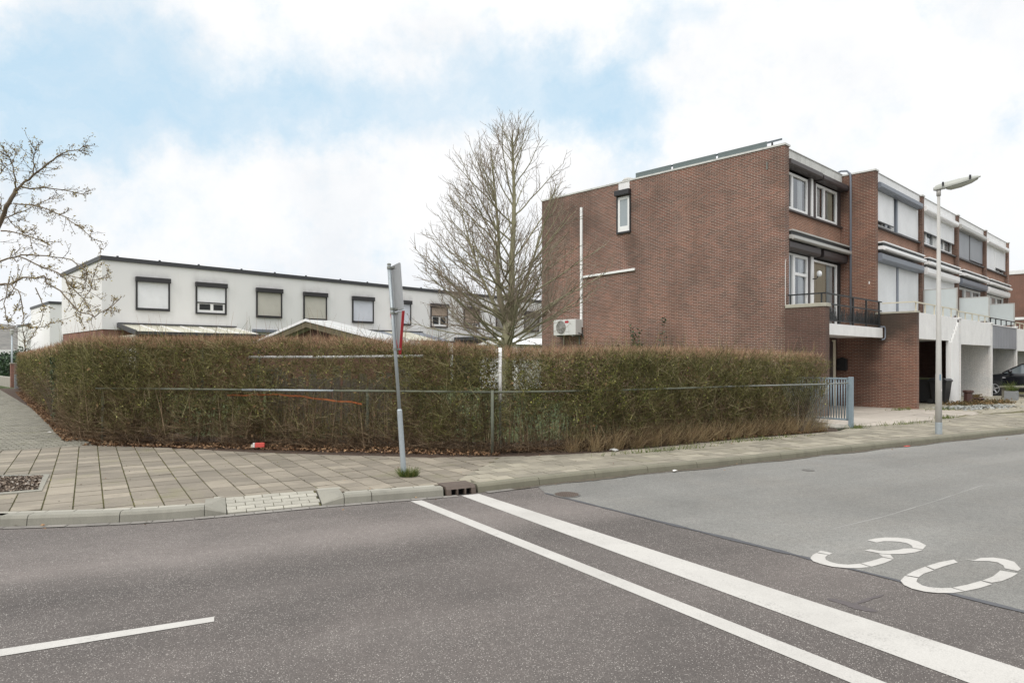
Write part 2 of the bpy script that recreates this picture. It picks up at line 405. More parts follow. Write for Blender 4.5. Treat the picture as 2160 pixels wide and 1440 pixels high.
def tiles(name, c, isl=.18, moss=.35, stain=.6):
    t = NT(name); g = t.node('ShaderNodeNewGeometry')
    col = t.mix(t.noise(8, 5, .6), sc(c, .85), sc(c, 1.12))
    col = t.mix(1, col, t.ramp(g.outputs['Random Per Island'], [(0, 1 - isl), (.6, 1), (1, 1 + isl * 1.1)]), 'MULTIPLY')
    col = t.mix(1, col, t.ramp(t.noise(190, 2), [(.3, .82), (.7, 1.12)]), 'MULTIPLY')
    col = t.mix(t.math('MULTIPLY', t.ramp(t.noise(.7, 7, .68, dist=.5), [(.48, 0), (.72, 1)]), stain), col, sc(c, .58))
    col = t.mix(t.math('MULTIPLY', t.ramp(t.noise(1.1, 8, .7), [(.55, 0), (.75, 1)]), moss), col, (.17, .17, .06))
    vo = t.ramp(t.noise(22, 3, .6), [(.66, 0), (.70, .6)])
    col = t.mix(vo, col, sc(c, 1.35))
    t.base(col); t.set(Roughness=.88); t.bump(t.noise(150, 3), .45, .004); return t.m
M['tile'] = tiles('concrete_paving', (.238, .208, .162), .24, .45, .9)
M['tile_pale'] = tiles('pale_concrete_paving', (.268, .243, .188), .24, .4, .75)
M['tile_path'] = tiles('path_pavers', (.225, .213, .17), .14, .45)
M['tile_drop'] = tiles('pale_ramp_pavers', (.335, .32, .27), .1, .1, .2)
M['tile_gutter'] = tiles('gutter_pavers', (.22, .205, .185), .15, .25)
M['joint'] = (lambda t: (t.base(t.ramp(t.noise(3, 6, .7), [(.3, (.045, .04, .022)), (.52, (.095, .088, .03)), (.75, (.18, .165, .05))])), t.set(Roughness=.95), t.m)[-1])(NT('mossy_joint'))
M['drive'] = tiles('driveway_concrete', (.42, .375, .32), .1, .12, .45)
M['drive_set'] = tiles('driveway_clinkers', (.33, .30, .23), .15, .3, .45)

def glass(name, tintk, refl):
    t = NT(name)
    tr = t.node('ShaderNodeBsdfTransparent'); tr.inputs[0].default_value = (tintk, tintk * 1.01, tintk, 1)
    gl = t.node('ShaderNodeBsdfGlossy'); gl.inputs['Roughness'].default_value = .03; gl.inputs['Color'].default_value = (.95, .97, 1, 1)
    mx = t.node('ShaderNodeMixShader')
    fr = t.node('ShaderNodeFresnel'); fr.inputs[0].default_value = 1.5
    t.link(t.math('ADD', fr.outputs[0], refl, True), mx.inputs[0]); t.link(tr.outputs[0], mx.inputs[1]); t.link(gl.outputs[0], mx.inputs[2])
    t.link(mx.outputs[0], t.n['Material Output'].inputs['Surface']); return t.m
M['pane'] = glass('window_glass', .88, .10)
M['pane_roof'] = (lambda t: (t.base(t.mix(t.noise(2, 5), (.45, .43, .33), (.62, .60, .50))), t.set(Roughness=.3), t.m)[-1])(NT('dirty_roof_panel'))

def shutter(name, c, pitch=.042):
    t = NT(name); sep = t.node('ShaderNodeSeparateXYZ'); t.link(t.coord(), sep.inputs[0])
    w = t.math('FRACT', t.math('DIVIDE', sep.outputs[2], pitch))
    col = t.mix(t.ramp(w, [(0, .0), (.12, 1), (1, 1)]), sc(c, .72), c)
    col = t.mix(1, col, t.ramp(t.noise(1.2, 5, .6), [(.3, .90), (.7, 1.06)]), 'MULTIPLY')
    t.base(col); t.set(Roughness=.45); t.bump(t.math('SINE', t.math('MULTIPLY', w, PI)), .6, .006); return t.m
M['sh_white'] = shutter('white_shutter', (.76, .77, .78))
M['sh_pale'] = shutter('pale_grey_shutter', (.66, .675, .68))
M['sh_beige'] = shutter('beige_shutter', (.52, .50, .44))
M['sh_blue'] = shutter('pale_blue_shutter', (.58, .605, .66))
M['sh_grey'] = shutter('grey_shutter', (.26, .275, .30))
M['sh_brown'] = shutter('brown_shutter', (.36, .28, .22))
M['sh_taupe'] = shutter('taupe_shutter', (.26, .245, .22))

# ------------------------------------------------------------------ camera
cam = bpy.data.cameras.new('camera'); cam.sensor_width = 36; cam.lens = 36 * 1415 / 2160; cam.shift_y = 35 / 2160
cam.clip_end = 3000; cam.clip_start = .05
co = bpy.data.objects.new('camera', cam); COL.objects.link(co); co.location = (0, 0, 1.65); co.rotation_euler = (PI / 2, 0, 0)
scene.camera = co
def P(px, py, d):      # a point at distance d ahead, seen at photo pixel
    return ((px - 1080) / 1415 * d, d, 1.65 + (755 - py) / 1415 * d)
def G(px, py, z=.1):
    d = 1415 * (1.65 - z) / (py - 755); return ((px - 1080) / 1415 * d, d)
U = (1490 / 2054.9, 1415 / 2054.9); V_ = (-U[1], U[0]); ROW = math.atan2(U[1], U[0])

# ------------------------------------------------------------------ light and sky
SUN_EL, SUN_ROT = math.radians(42), math.radians(215)
w = bpy.data.worlds.new('World'); scene.world = w; w.use_nodes = True
nt = w.node_tree; nt.nodes.clear()
class WN(NT):
    def __init__(s): s.t = nt; s.n = nt.nodes; s.l = nt.links
W = WN()
out = W.node('ShaderNodeOutputWorld'); bg = W.node('ShaderNodeBackground'); bg.inputs['Strength'].default_value = .1
W.link(bg.outputs[0], out.inputs[0])
sky = W.node('ShaderNodeTexSky', sky_type='NISHITA', sun_disc=False, sun_elevation=SUN_EL, sun_rotation=SUN_ROT, altitude=100, air_density=1.0, dust_density=.6, ozone_density=1.2)
d = W.coord('Generated')
warp = W.node('ShaderNodeVectorMath', operation='MULTIPLY_ADD')
nz = W.node('ShaderNodeTexNoise'); nz.inputs['Scale'].default_value = 7.5; nz.inputs['Detail'].default_value = 9; nz.inputs['Roughness'].default_value = .62; W.link(d, nz.inputs['Vector'])
W.link(nz.outputs['Color'], warp.inputs[0]); warp.inputs[1].default_value = (.17, .17, .17); W.link(d, warp.inputs[2])
off = W.node('ShaderNodeVectorMath', operation='SUBTRACT'); W.link(warp.outputs[0], off.inputs[0]); off.inputs[1].default_value = (.085, .085, .085)
nrm = W.node('ShaderNodeVectorMath', operation='NORMALIZE'); W.link(off.outputs[0], nrm.inputs[0])
BLUE = [(30, 175, 75, .8), (110, 205, 80, .9), (70, 265, 90, .8), (215, 235, 85, 1), (330, 235, 85, 1), (440, 240, 75, .95), (550, 235, 70, .9), (650, 235, 70, .9), (760, 230, 70, .9), (860, 215, 70, .85),
        (950, 210, 60, .85), (1040, 195, 65, .85), (1130, 180, 65, .9), (1220, 185, 70, 1), (1315, 130, 65, .95), (1320, 225, 70, 1), (1240, 240, 55, .8), (1390, 60, 60, .95), (1385, 275, 45, .6),
        (235, 345, 28, .6), (1945, 20, 30, .5), (2125, 300, 45, .55), (130, 45, 60, .45), (600, 55, 40, .3), (1485, 10, 40, .4), (20, 420, 50, .2), (300, 130, 70, .45), (60, 110, 55, .45), (150, 70, 80, .35), (420, 120, 80, .35), (620, 150, 70, .35), (800, 130, 70, .3), (1000, 110, 70, .3)]
acc = None
for (px, py, r, a) in BLUE:
    c = Vector(((px - 1080) / 1415, 1, (755 - py) / 1415)).normalized()
    dt = W.node('ShaderNodeVectorMath', operation='DOT_PRODUCT'); W.link(nrm.outputs[0], dt.inputs[0]); dt.inputs[1].default_value = c
    s = r / 1415.0
    e = W.math('EXPONENT', W.math('MULTIPLY', W.math('SUBTRACT', dt.outputs['Value'], 1.0), 2.0 / (s * s)))
    e = W.math('MULTIPLY', e, a)
    acc = e if acc is None else W.math('ADD', acc, e)
sepd = W.node('ShaderNodeSeparateXYZ'); W.link(d, sepd.inputs[0])
n2 = W.noise(3.2, 10, .62, d); n3 = W.noise(11, 8, .65, d)
# beyond the part of the sky one can see: broken cloud with a few blue gaps
field = W.math('ADD', acc, W.math('MULTIPLY', W.math('SUBTRACT', n2, .5), 1.3))
field = W.math('ADD', field, W.math('MULTIPLY', W.math('SUBTRACT', n3, .5), 2.4))
mask = W.ramp(W.math('MULTIPLY', field, .5), [(.03, 0), (.16, .16), (.30, .42), (.55, .78), (.85, 1)])
wm_ = W.node('ShaderNodeMapping'); W.link(nrm.outputs[0], wm_.inputs[0]); wm_.inputs['Scale'].default_value = (3.0, 3.0, 8.0)
wisp = W.ramp(W.noise(1.5, 10, .68, wm_.outputs[0]), [(.40, 0), (.56, .45), (.72, 1)])
mask = W.math('MULTIPLY', mask, W.math('SUBTRACT', 1.0, W.math('MULTIPLY', wisp, .38)))
cloud = W.ramp(W.noise(4.5, 8, .6, d), [(.34, (.88, .90, .925)), (.5, (.97, .975, .985)), (.62, (1.0, 1.0, 1.0))])
low = W.ramp(sepd.outputs[2], [(0, (.90, .92, .945)), (.16, (.965, .975, .985)), (.30, (1, 1, 1)), (.5, (1.0, 1.0, 1.0)), (.75, (1.0, 1.0, 1.0))])
cloud = W.mix(1, cloud, low, 'MULTIPLY')
bright = W.ramp(sepd.outputs[2], [(.45, .475), (.8, 1.0)])     # overcast is brightest overhead
cl = W.node('ShaderNodeVectorMath', operation='SCALE'); W.link(cloud, cl.inputs[0]); W.link(W.math('MULTIPLY', bright, 22.0), cl.inputs['Scale'])
blue = W.node('ShaderNodeVectorMath', operation='SCALE'); W.link(W.mix(.84, sky.outputs[0], (6.4, 8.6, 10.2)), blue.inputs[0]); blue.inputs['Scale'].default_value = 1.0
W.link(W.mix(mask, cl.outputs[0], blue.outputs[0]), bg.inputs['Color'])
sl = bpy.data.lights.new('sun', 'SUN'); sl.energy = 1.5; sl.angle = math.radians(25); sl.color = (1, .95, .88)
so = bpy.data.objects.new('sun', sl); COL.objects.link(so)
# Nishita: rotation measured from +Y towards +X ; the sun lamp shines along its -Z
sd = Vector((math.sin(SUN_ROT) * math.cos(SUN_EL), math.cos(SUN_ROT) * math.cos(SUN_EL), math.sin(SUN_EL)))
so.rotation_euler = sd.to_track_quat('Z', 'Y').to_euler()
vs = scene.view_settings; vs.view_transform = 'Standard'; vs.look = 'None'; vs.exposure = 0; vs.gamma = 1
try: scene.display_settings.display_device = 'sRGB'
except Exception: pass
scene.cycles.max_bounces = 6; scene.cycles.diffuse_bounces = 3; scene.cycles.transparent_max_bounces = 12

# ------------------------------------------------------------------ ground, roads, kerb
def sheet(name, pts, z, m, kind='structure'):
    return MB().poly([(x, y, z) for x, y in pts]).build(name, m, kind=kind)
KERB = [(-60, 3.0), (-20, 5.1), (-9, 6.15), (-5.05, 6.56), (-3.9, 6.74), (-3.2, 6.98), (-2.1, 7.5), (-.8, 8.03), (-.44, 8.22), (1.13, 9.2), (3.19, 10.27), (4.67, 11.1), (7.02, 12.42), (11.35, 14.87), (20, 19.8), (42, 32.2)]
def smooth_line(pts, step):
    P_ = [Vector((x, y)) for x, y in pts]; res = []
    for i in range(len(P_) - 1):
        a, b = P_[i], P_[i + 1]; p0 = P_[max(i - 1, 0)]; p3 = P_[min(i + 2, len(P_) - 1)]
        L = (b - a).length; n = max(1, int(L / step))
        m0 = (b - p0) / max((b - p0).length, 1e-6) * L; m1 = (p3 - a) / max((p3 - a).length, 1e-6) * L
        for k in range(n):
            t = k / n; h00 = 2 * t**3 - 3 * t**2 + 1; h10 = t**3 - 2 * t**2 + t; h01 = -2 * t**3 + 3 * t**2; h11 = t**3 - t**2
            res.append(a * h00 + m0 * h10 + b * h01 + m1 * h11)
    res.append(P_[-1]); return res
KL = smooth_line(KERB, .12)
def arc(line):
    s = [0]
    for a, b in zip(line, line[1:]): s.append(s[-1] + (b - a).length)
    return s
KS = arc(KL)
def at_len(x):
    x = min(max(x, 0), KS[-1] - 1e-6)
    lo, hi = 0, len(KS) - 1
    while hi - lo > 1:
        mid = (lo + hi) // 2
        if KS[mid] <= x: lo = mid
        else: hi = mid
    t = (x - KS[lo]) / (KS[hi] - KS[lo]); p = KL[lo].lerp(KL[hi], t); dd = (KL[hi] - KL[lo]).normalized()
    return p, dd, Vector((-dd.y, dd.x))
def near_len(x, y):
    q = Vector((x, y)); i = min(range(len(KL)), key=lambda k: (KL[k] - q).length); return KS[i]

MB().poly([(-900, -300, -.06), (900, -300, -.06), (900, 1500, -.06), (-900, 1500, -.06)]).build('ground', M['lawn'], kind='structure')
sheet('road', [(-60, -30), (70, -30), (70, 32.3)] + [(p.x, p.y) for p in reversed(KL)], 0, M['asphalt'])
seam = [(.30, 8.78), (.41, 8.19), (1.05, 7.35), (2.47, 5.49), (3.33, 4.36), (5.2, 1.9), (8.5, -2.5)]
ks0 = near_len(.30, 8.78)
side = [(p.x, p.y) for p, s in zip(KL, KS) if s > ks0 + .1]
sheet('side_road', [(x, y) for x, y in seam] + [(30, -2.5), (70, 20), (70, 32)] + list(reversed(side)), .003, M['asphalt_grey'])
# tar seam
def strip(name, line, wd, z, m, jit=0):
    b = MB(); L = [Vector(p) for p in line]; sub = []
    for a, c in zip(L, L[1:]):
        n = max(1, int((c - a).length / .15))
        sub += [a.lerp(c, k / n) for k in range(n)]
    sub.append(L[-1]); l, r = [], []
    for i, p in enumerate(sub):
        dd = (sub[min(i + 1, len(sub) - 1)] - sub[max(i - 1, 0)]).normalized(); nn = Vector((-dd.y, dd.x)); ww = wd * (1 + random.uniform(-jit, jit))
        l.append(p + nn * ww / 2); r.append(p - nn * ww / 2)
    for i in range(len(sub) - 1):
        b.poly([(r[i].x, r[i].y, z), (r[i + 1].x, r[i + 1].y, z), (l[i + 1].x, l[i + 1].y, z), (l[i].x, l[i].y, z)])
    return b.build(name, m, kind='structure')
strip('road_seam', seam[1:], .058, .0045, M['tar'], .5)
strip('road_crack', [(3.05, 6.45), (3.9, 7.0), (4.9, 7.75), (6.1, 8.7)], .012, .0045, plain('pale_crack', (.27, .265, .25), .9), .6)

# markings (flat paint on the road)
def marking(name, polys, label=None, z=.0035):
    b = MB()
    for p in polys: b.poly([(x, y, z) for x, y in p])
    o = b.build(name, M['paint'], kind='structure')
    return o
def ext(a, b, k): return (a[0] + (b[0] - a[0]) * k, a[1] + (b[1] - a[1]) * k)
la, lb, lc, ld = (-1.17, 7.73), (-1.05, 7.79), (1.72, 3.41), (1.9, 3.41)
marking('road_line', [[la, ext(la, lc, 1.6), ext(lb, ld, 1.6), lb]])
ta, tb, tc, td = (-.61, 8.05), (-.40, 8.15), (2.71, 3.55), (2.32, 3.41)
marking('road_line', [[ta, ext(ta, td, 1.6), ext(tb, tc, 1.65), tb]])
marking('road_line', [[(-1.9, 4.28), (-1.865, 4.20), ext((-1.865, 4.20), (-2.83, 3.71), 2.3), ext((-1.9, 4.28), (-2.9, 3.80), 2.3)]])
Z = 1833 / 560
def gr(pts): return [G(1600 + x / Z, 1000 + y / Z, .0085) for x, y in pts]
three = [[(750, 452), (800, 441), (870, 433), (960, 434), (1040, 443), (1105, 460), (1158, 488), (1135, 515), (1065, 505), (1060, 490), (1030, 474), (980, 463), (920, 459), (860, 459), (815, 468)],
         [(1135, 519), (1080, 536), (1000, 546), (910, 548), (850, 545), (790, 533), (730, 522), (770, 514), (835, 525), (900, 524), (960, 518), (1010, 509), (1065, 508)],
         [(830, 546), (910, 551), (935, 582), (860, 567)], [(858, 570), (930, 585), (860, 612), (780, 634), (710, 612), (770, 597), (820, 583)],
         [(700, 614), (770, 636), (690, 644), (600, 643), (510, 634), (430, 615), (375, 595), (358, 575), (375, 552), (400, 540), (480, 552), (460, 570), (465, 587), (500, 603), (550, 615), (620, 620)],
         [(405, 535), (430, 524), (510, 540), (490, 552)]]
zero = [[(1160, 630), (1250, 603), (1350, 585), (1375, 605), (1290, 628), (1215, 654)], [(1150, 634), (1210, 660), (1140, 682), (1105, 707), (1018, 693), (1070, 665)],
        [(1012, 697), (1100, 713), (1090, 738), (1130, 762), (1180, 775), (1260, 782), (1330, 780), (1420, 804), (1340, 815), (1240, 815), (1150, 806), (1060, 785), (1005, 760), (980, 730)],
        [(1340, 778), (1440, 758), (1535, 732), (1612, 755), (1520, 783), (1425, 802)], [(1545, 730), (1620, 700), (1670, 660), (1790, 680), (1750, 705), (1680, 733), (1610, 744)],
        [(1424, 582), (1490, 588), (1535, 573), (1620, 571), (1700, 582), (1765, 600), (1812, 650), (1790, 664), (1700, 645), (1690, 625), (1650, 604), (1590, 595), (1500, 595)]]
marking('speed_marking', [gr(p) for p in three + zero], z=.0065)
# asphalt patch
def blot(pts, wd, z):
    b = MB(); L = [Vector(p) for p in pts]; sub = []
    for a, c in zip(L, L[1:]): sub += [a.lerp(c, k / 8) for k in range(8)]
    n = len(sub); l, r = [], []
    for i, p in enumerate(sub):
        q = sub[min(i + 1, n - 1)] - sub[max(i - 1, 0)]; nn = Vector((-q.y, q.x)).normalized(); w_ = wd * math.sin(PI * (i + .4) / n) ** .6
        l.append(p + nn * w_ * random.uniform(.35, .6)); r.append(p - nn * w_ * random.uniform(.35, .6))
    for i in range(n - 1): b.poly([(r[i].x, r[i].y, z), (r[i + 1].x, r[i + 1].y, z), (l[i + 1].x, l[i + 1].y, z), (l[i].x, l[i].y, z)])
    return b
blot([G(1745, 1262, 0), G(1785, 1272, 0), G(1820, 1283, 0), G(1855, 1290, 0)], .11, .0024).build('road_patch', M['patch'], kind='structure')
blot([G(1800, 1275, 0), G(1835, 1262, 0), G(1868, 1253, 0)], .035, .0028).build('road_patch', M['patch'], kind='structure')

# kerb with joints, the dropped ramp and the inlet left open
S_L = near_len(-3.2, 6.98); S_R = near_len(-2.1, 7.5); S_D0 = near_len(-.80, 8.03); S_D1 = near_len(-.44, 8.22)
def kerb_stone(b, s0, s1, top=.105, width=.13, cut=None):
    n = max(2, int((s1 - s0) / .25)); prof = [(-.012, 0), (0, top - .03), (.02, top - .004), (.035, top), (width, top), (width, 0)]
    rows = []
    for i in range(n + 1):
        p, dd, nn = at_len(s0 + .004 + (s1 - s0 - .008) * i / n)
        rows.append([(p.x + nn.x * a, p.y + nn.y * a, -.03 if z == 0 else z) for a, z in prof])
    base = len(b.v); k = len(prof)
    for r in rows: b.v += r
    for i in range(n):
        for j in range(k - 1):
            b.f.append((base + i * k + j, base + (i + 1) * k + j, base + (i + 1) * k + j + 1, base + i * k + j + 1))
    b.f.append(tuple(base + j for j in range(k))); b.f.append(tuple(base + n * k + j for j in reversed(range(k))))
kb = MB(); s = near_len(-40, 4)
while s < S_L - 2.0: kerb_stone(kb, s, s + .95); s += .95
cuts = [S_L - 2.30, S_L - 1.62, S_L - .78, S_L]
kerb_stone(kb, s, cuts[0])
kb.build('kerb', M['kerbstone'], kind='structure')
kb = MB()
for a, b_ in zip(cuts, cuts[1:]): kerb_stone(kb, a, b_)
cuts = [S_R + .22, S_R + .53, S_D0 - .02]
for a, b_ in zip(cuts, cuts[1:]): kerb_stone(kb, a, b_)
kb.build('kerb', M['kerb_new'], kind='structure')
kb = MB(); s = S_D1 + .02
while s < KS[-1] - 1: kerb_stone(kb, s, s + .92, .10); s += .92
kb.build('kerb', M['kerb_old'], kind='structure')
gd = MB(); s = S_D1 + .5
while s < near_len(20, 19.8):
    (p0, d0, n0), (p1, d1, n1) = at_len(s), at_len(s + .12); w0 = .07 + .07 * math.sin(s * 1.7) ** 2 + random.uniform(0, .03); w1 = .07 + .07 * math.sin((s + .12) * 1.7) ** 2 + random.uniform(0, .03)
    gd.poly([(p0.x - n0.x * w0, p0.y - n0.y * w0, .0095), (p1.x - n1.x * w1, p1.y - n1.y * w1, .0095), (p1.x - n1.x * .012, p1.y - n1.y * .012, .0095), (p0.x - n0.x * .012, p0.y - n0.y * .012, .0095)]); s += .12
gd.build('gutter_dirt', M['dirt'], kind='structure')
# ramp stones beside the drop
def ramp_stone(s_hi, s_lo):
    (p0, d0, n0), (p1, d1, n1) = at_len(s_hi), at_len(s_lo)
    def q(p, n, a, z): return (p.x + n.x * a, p.y + n.y * a, z)
    A, B, C, D = q(p0, n0, -.012, -.03), q(p0, n0, 0, .075), q(p0, n0, .03, .105), q(p0, n0, .42, .107)
    E, F, H = q(p1, n1, 0, -.03), q(p1, n1, .01, .018), q(p1, n1, .42, .104)
    A2 = q(p0, n0, .42, -.03); E2 = q(p1, n1, .42, -.03)
    b = MB(); b.poly([A, E, F, B]); b.poly([B, F, C]); b.poly([C, F, H, D]); b.poly([E, E2, H, F]); b.poly([A, B, C, D, A2]); b.poly([D, H, E2, A2])
    b.build('kerb_ramp', M['kerb_new'], kind='structure')
ramp_stone(S_L + .002, S_L + .21); ramp_stone(S_R + .216, S_R - .02)
# ramp pavers
def lay(b, O, ux, uy, z_of, w_, h_, gap, clip, bond=0.0, jit=.002, gap2=None):
    """tiles laid on a grid at O along unit ux/uy, clipped by polygon clip (list of xy)"""
    cl = [Vector(p) for p in clip]
    us = [(p - O).dot(ux) for p in cl]; vs_ = [(p - O).dot(uy) for p in cl]
    for j in range(int(math.floor(min(vs_) / h_)), int(math.ceil(max(vs_) / h_)) + 1):
        o_ = (j % 2) * bond * w_
        for i in range(int(math.floor(min(us) / w_)) - 1, int(math.ceil(max(us) / w_)) + 1):
            gy = gap if gap2 is None else gap2
            x0, x1, y0, y1 = i * w_ + o_ + gap / 2, (i + 1) * w_ + o_ - gap / 2, j * h_ + gy / 2, (j + 1) * h_ - gy / 2
            q = [(u_, v_) for u_, v_ in zip(us, vs_)]
            for (ax, sgn, lim) in ((0, 1, x0), (0, -1, x1), (1, 1, y0), (1, -1, y1)):
                r = []
                for k in range(len(q)):
                    a, c = q[k], q[(k + 1) % len(q)]; ia = sgn * (a[ax] - lim) >= 0; ic = sgn * (c[ax] - lim) >= 0
                    if ia: r.append(a)
                    if ia != ic:
                        t = (lim - a[ax]) / (c[ax] - a[ax]); r.append((a[0] + (c[0] - a[0]) * t, a[1] + (c[1] - a[1]) * t))
                q = r
                if not q: break
            if len(q) < 3: continue
            area = abs(sum(q[k][0] * q[(k + 1) % len(q)][1] - q[(k + 1) % len(q)][0] * q[k][1] for k in range(len(q)))) / 2
            if area < .12 * w_ * h_: continue
            dz = random.gauss(0, jit); tx, ty = random.gauss(0, jit * 2), random.gauss(0, jit * 2)
            cx, cy = (x0 + x1) / 2, (y0 + y1) / 2
            top = []
            for (a, c) in q:
                p = O + ux * a + uy * c
                top.append((p.x, p.y, z_of(p) + dz + tx * (a - cx) + ty * (c - cy)))
            n = len(b.v); k = len(top)
            b.v += top + [(p[0], p[1], p[2] - .03) for p in top]
            b.f.append(tuple(range(n, n + k)))
            for m_ in range(k):
                m2 = (m_ + 1) % k; b.f.append((n + m_, n + k + m_, n + k + m2, n + m2))
pL, dL, nL = at_len(S_L + .22); pR, dR, nR = at_len(S_R - .03)
dropO = pL; dropU = (pR - pL).normalized(); dropN = Vector((-dropU.y, dropU.x))
drop_poly = [tuple(pL + dropN * .012), tuple(pR + dropN * .012), tuple(pR + dropN * .43), tuple(pL + dropN * .43)]
dp = MB(); lay(dp, dropO, dropU, dropN, lambda p: .014 + .088 * max(0, min(1, (p - dropO).dot(dropN) / .43)), .19, .088, .008, drop_poly, .5, .001)
dp.build('ramp_pavers', M['tile_drop'], kind='structure')
MB().poly([(*drop_poly[0], .002), (*drop_poly[1], .002), (*drop_poly[2], .09), (*drop_poly[3], .09)]).build('ramp_bed', M['joint'], kind='structure')
# gutter row in front of the kerb
gb = MB(); s = near_len(-14, 5.6)
while s < near_len(20, 19.8):
    L = .19
    if not (S_D0 < s < S_D1):
        (p0, d0, n0), (p1, d1, n1) = at_len(s + .004), at_len(s + L - .004)
        w0 = .012; w1 = .11
        zz = .007 + random.gauss(0, .0008)
        gb.poly([(p0.x - n0.x * w1, p0.y - n0.y * w1, zz), (p1.x - n1.x * w1, p1.y - n1.y * w1, zz), (p1.x - n1.x * w0, p1.y - n1.y * w0, zz), (p0.x - n0.x * w0, p0.y - n0.y * w0, zz)])
    s += L
gb.build('gutter', M['tile_gutter'], kind='structure')

# pavement beds and tiles
def off_line(s0, s1, a, step=.3):
    r = []; n = max(2, int((s1 - s0) / step))
    for i in range(n + 1):
        p, dd, nn = at_len(s0 + (s1 - s0) * i / n); r.append((p.x + nn.x * a, p.y + nn.y * a))
    return r
t1 = Vector((-.534, .845)); t2 = Vector((.845, .534))
sA0 = near_len(-20, 5.1)
HB = [(-.15, 10.55), (-1.34, 10.50), (-2.8, 10.75), (-4.3, 11.05), (-6.0, 11.6), (-7.45, 11.95)]     # front edge of the hedge bed
polyA = off_line(sA0, S_L, .235) + [tuple(pL + dropN * .43), tuple(pR + dropN * .43)] + off_line(S_R + .22, S_D0, .235) + [(-.72, 8.45), (-.15, 10.55)] + HB[1:] + [(-12.5, 8.8), (-20, 5.6)]
MB().poly([(x, y, .088) for x, y in polyA]).build('pavement_bed', M['joint'], kind='structure')
eb = MB()
for (sa, sb) in ((near_len(-20, 5.1), S_L + .2), (S_R - .02, S_D0)):
    q_ = sa
    while q_ < sb - .1:
        L_ = min(.27, sb - q_); p0, d0, n0 = at_len(q_ + .005); p1, d1, n1 = at_len(q_ + L_ - .005); z_ = .101 + random.gauss(0, .001)
        lo_ = .136 if not (S_L < q_ < S_R + .2) else .43
        eb.prism([(p0.x + n0.x * lo_, p0.y + n0.y * lo_), (p1.x + n1.x * lo_, p1.y + n1.y * lo_), (p1.x + n1.x * (lo_ + .092), p1.y + n1.y * (lo_ + .092)), (p0.x + n0.x * (lo_ + .092), p0.y + n0.y * (lo_ + .092))], .07, z_)
        q_ += L_
eb.build('pavement_edging', M['tile_drop'], kind='structure')
ta_ = MB(); lay(ta_, Vector((-4.6, 7.03)), t2, t1, lambda p: .1,   .272, .272, .015, polyA, 0, .0018, gap2=.011)
ta_.build('pavement', M['tile'], kind='structure')
kd = Vector((.87, .49)).normalized(); kn = Vector((-kd.y, kd.x))
sB1 = near_len(42, 32.2)
polyB = off_line(S_D1, sB1, .135) + [(40, 34.6), (12.6, 18.3), (9.2, 15.9), (7.55, 14.95), (6.8, 14.15), (4.65, 13.0), (2.85, 11.85), (1.4, 10.98), (.4, 10.66), (-.15, 10.58), (-.72, 8.45), (-.44, 8.36)]
MB().poly([(x, y, .088) for x, y in polyB]).build('pavement_bed', M['joint'], kind='structure')
tb_ = MB(); lay(tb_, Vector((-.4, 8.36)), kd, kn, lambda p: .1, .272, .272, .008, [p for p in polyB if p[0] < 30] , .5, .0018)
tb_.build('pavement', M['tile_pale'], kind='structure')
# side path beside the hedge
polyC = [(-7.45, 11.95), (-12.5, 8.8), (-15.5, 12.0), (-32, 32), (-66, 72), (-62, 75), (-26.2, 34.2)]
MB().poly([(x, y, .087) for x, y in polyC]).build('path_bed', M['joint'], kind='structure')
tc_ = MB(); lay(tc_, Vector((-7.45, 11.95)), Vector(U), Vector(V_), lambda p: .1,   .18, .135, .016, [(-7.45, 11.95), (-12.5, 8.8), (-15.5, 12.0), (-33, 33), (-26.2, 34.2)], .5, .002)
tc_.build('path', M['tile_path'], kind='structure')
sheet('path_far', [(-26.2, 34.2), (-33, 33), (-66, 72), (-62, 75)], .1, M['tile_path'])
Pq = []
pa_ = [Vector(p) for p in polyA]
for _ in range(5200):
    i_ = random.randint(-22, 34); y_ = random.uniform(-.4, 4.9); q_ = Vector((-4.6, 7.03)) + t2 * (i_ * .272) + t1 * y_
    if random.random() < .25: q_ = Vector((-4.6, 7.03)) + t2 * (random.uniform(-22, 34) * .272) + t1 * (.272 * random.randint(-1, 17))
    w_ = math.sin(q_.x * 1.3 + 1) * math.sin(q_.y * 2.1) + (.5 if q_.y > 9.5 else 0)
    if random.random() > .35 + .4 * w_: continue
    ins = False
    for a, c in zip(pa_, pa_[1:] + pa_[:1]):
        if (a.y > q_.y) != (c.y > q_.y) and q_.x < (c.x - a.x) * (q_.y - a.y) / (c.y - a.y) + a.x: ins = not ins
    if ins: Pq.append((q_.x + random.gauss(0, .004), q_.y + random.gauss(0, .004), .101))
V, Q = leaf_arrays(np.array(Pq), rng.uniform(.005, .013, len(Pq)), 1.5)
tag(np_mesh('joint_moss', V, Q, island_mat('moss_tufts', [(0, (.06, .065, .02)), (.6, (.13, .125, .035)), (1, (.22, .20, .06))])), kind='stuff')
# pit of the street tree
pit = [G(105, 1001), G(88, 1036), G(-95, 1052), G(-60, 1004)]
cx_ = sum(p[0] for p in pit) / 4; cy_ = sum(p[1] for p in pit) / 4
inn = [(x + (cx_ - x) * .13, y + (cy_ - y) * .17) for x, y in pit]
fb = MB()
for i in range(4):
    j = (i + 1) % 4; fb.extrude([(*pit[i], .06), (*pit[j], .06), (*inn[j], .06), (*inn[i], .06)], (0, 0, .052))
fb.build('tree_pit_edging', M['kerb_new'], kind='structure')
sheet('tree_pit_soil', inn, .106, M['soil'])
N = 1500; a, b_ = rng.random(N), rng.random(N)
Pm = np.array([[*((Vector(inn[0]).lerp(Vector(inn[1]), x)).lerp(Vector(inn[3]).lerp(Vector(inn[2]), x), y)), .115] for x, y in zip(a, b_)])
V, Q = leaf_arrays(Pm, rng.uniform(.010, .026, N), 1.2)
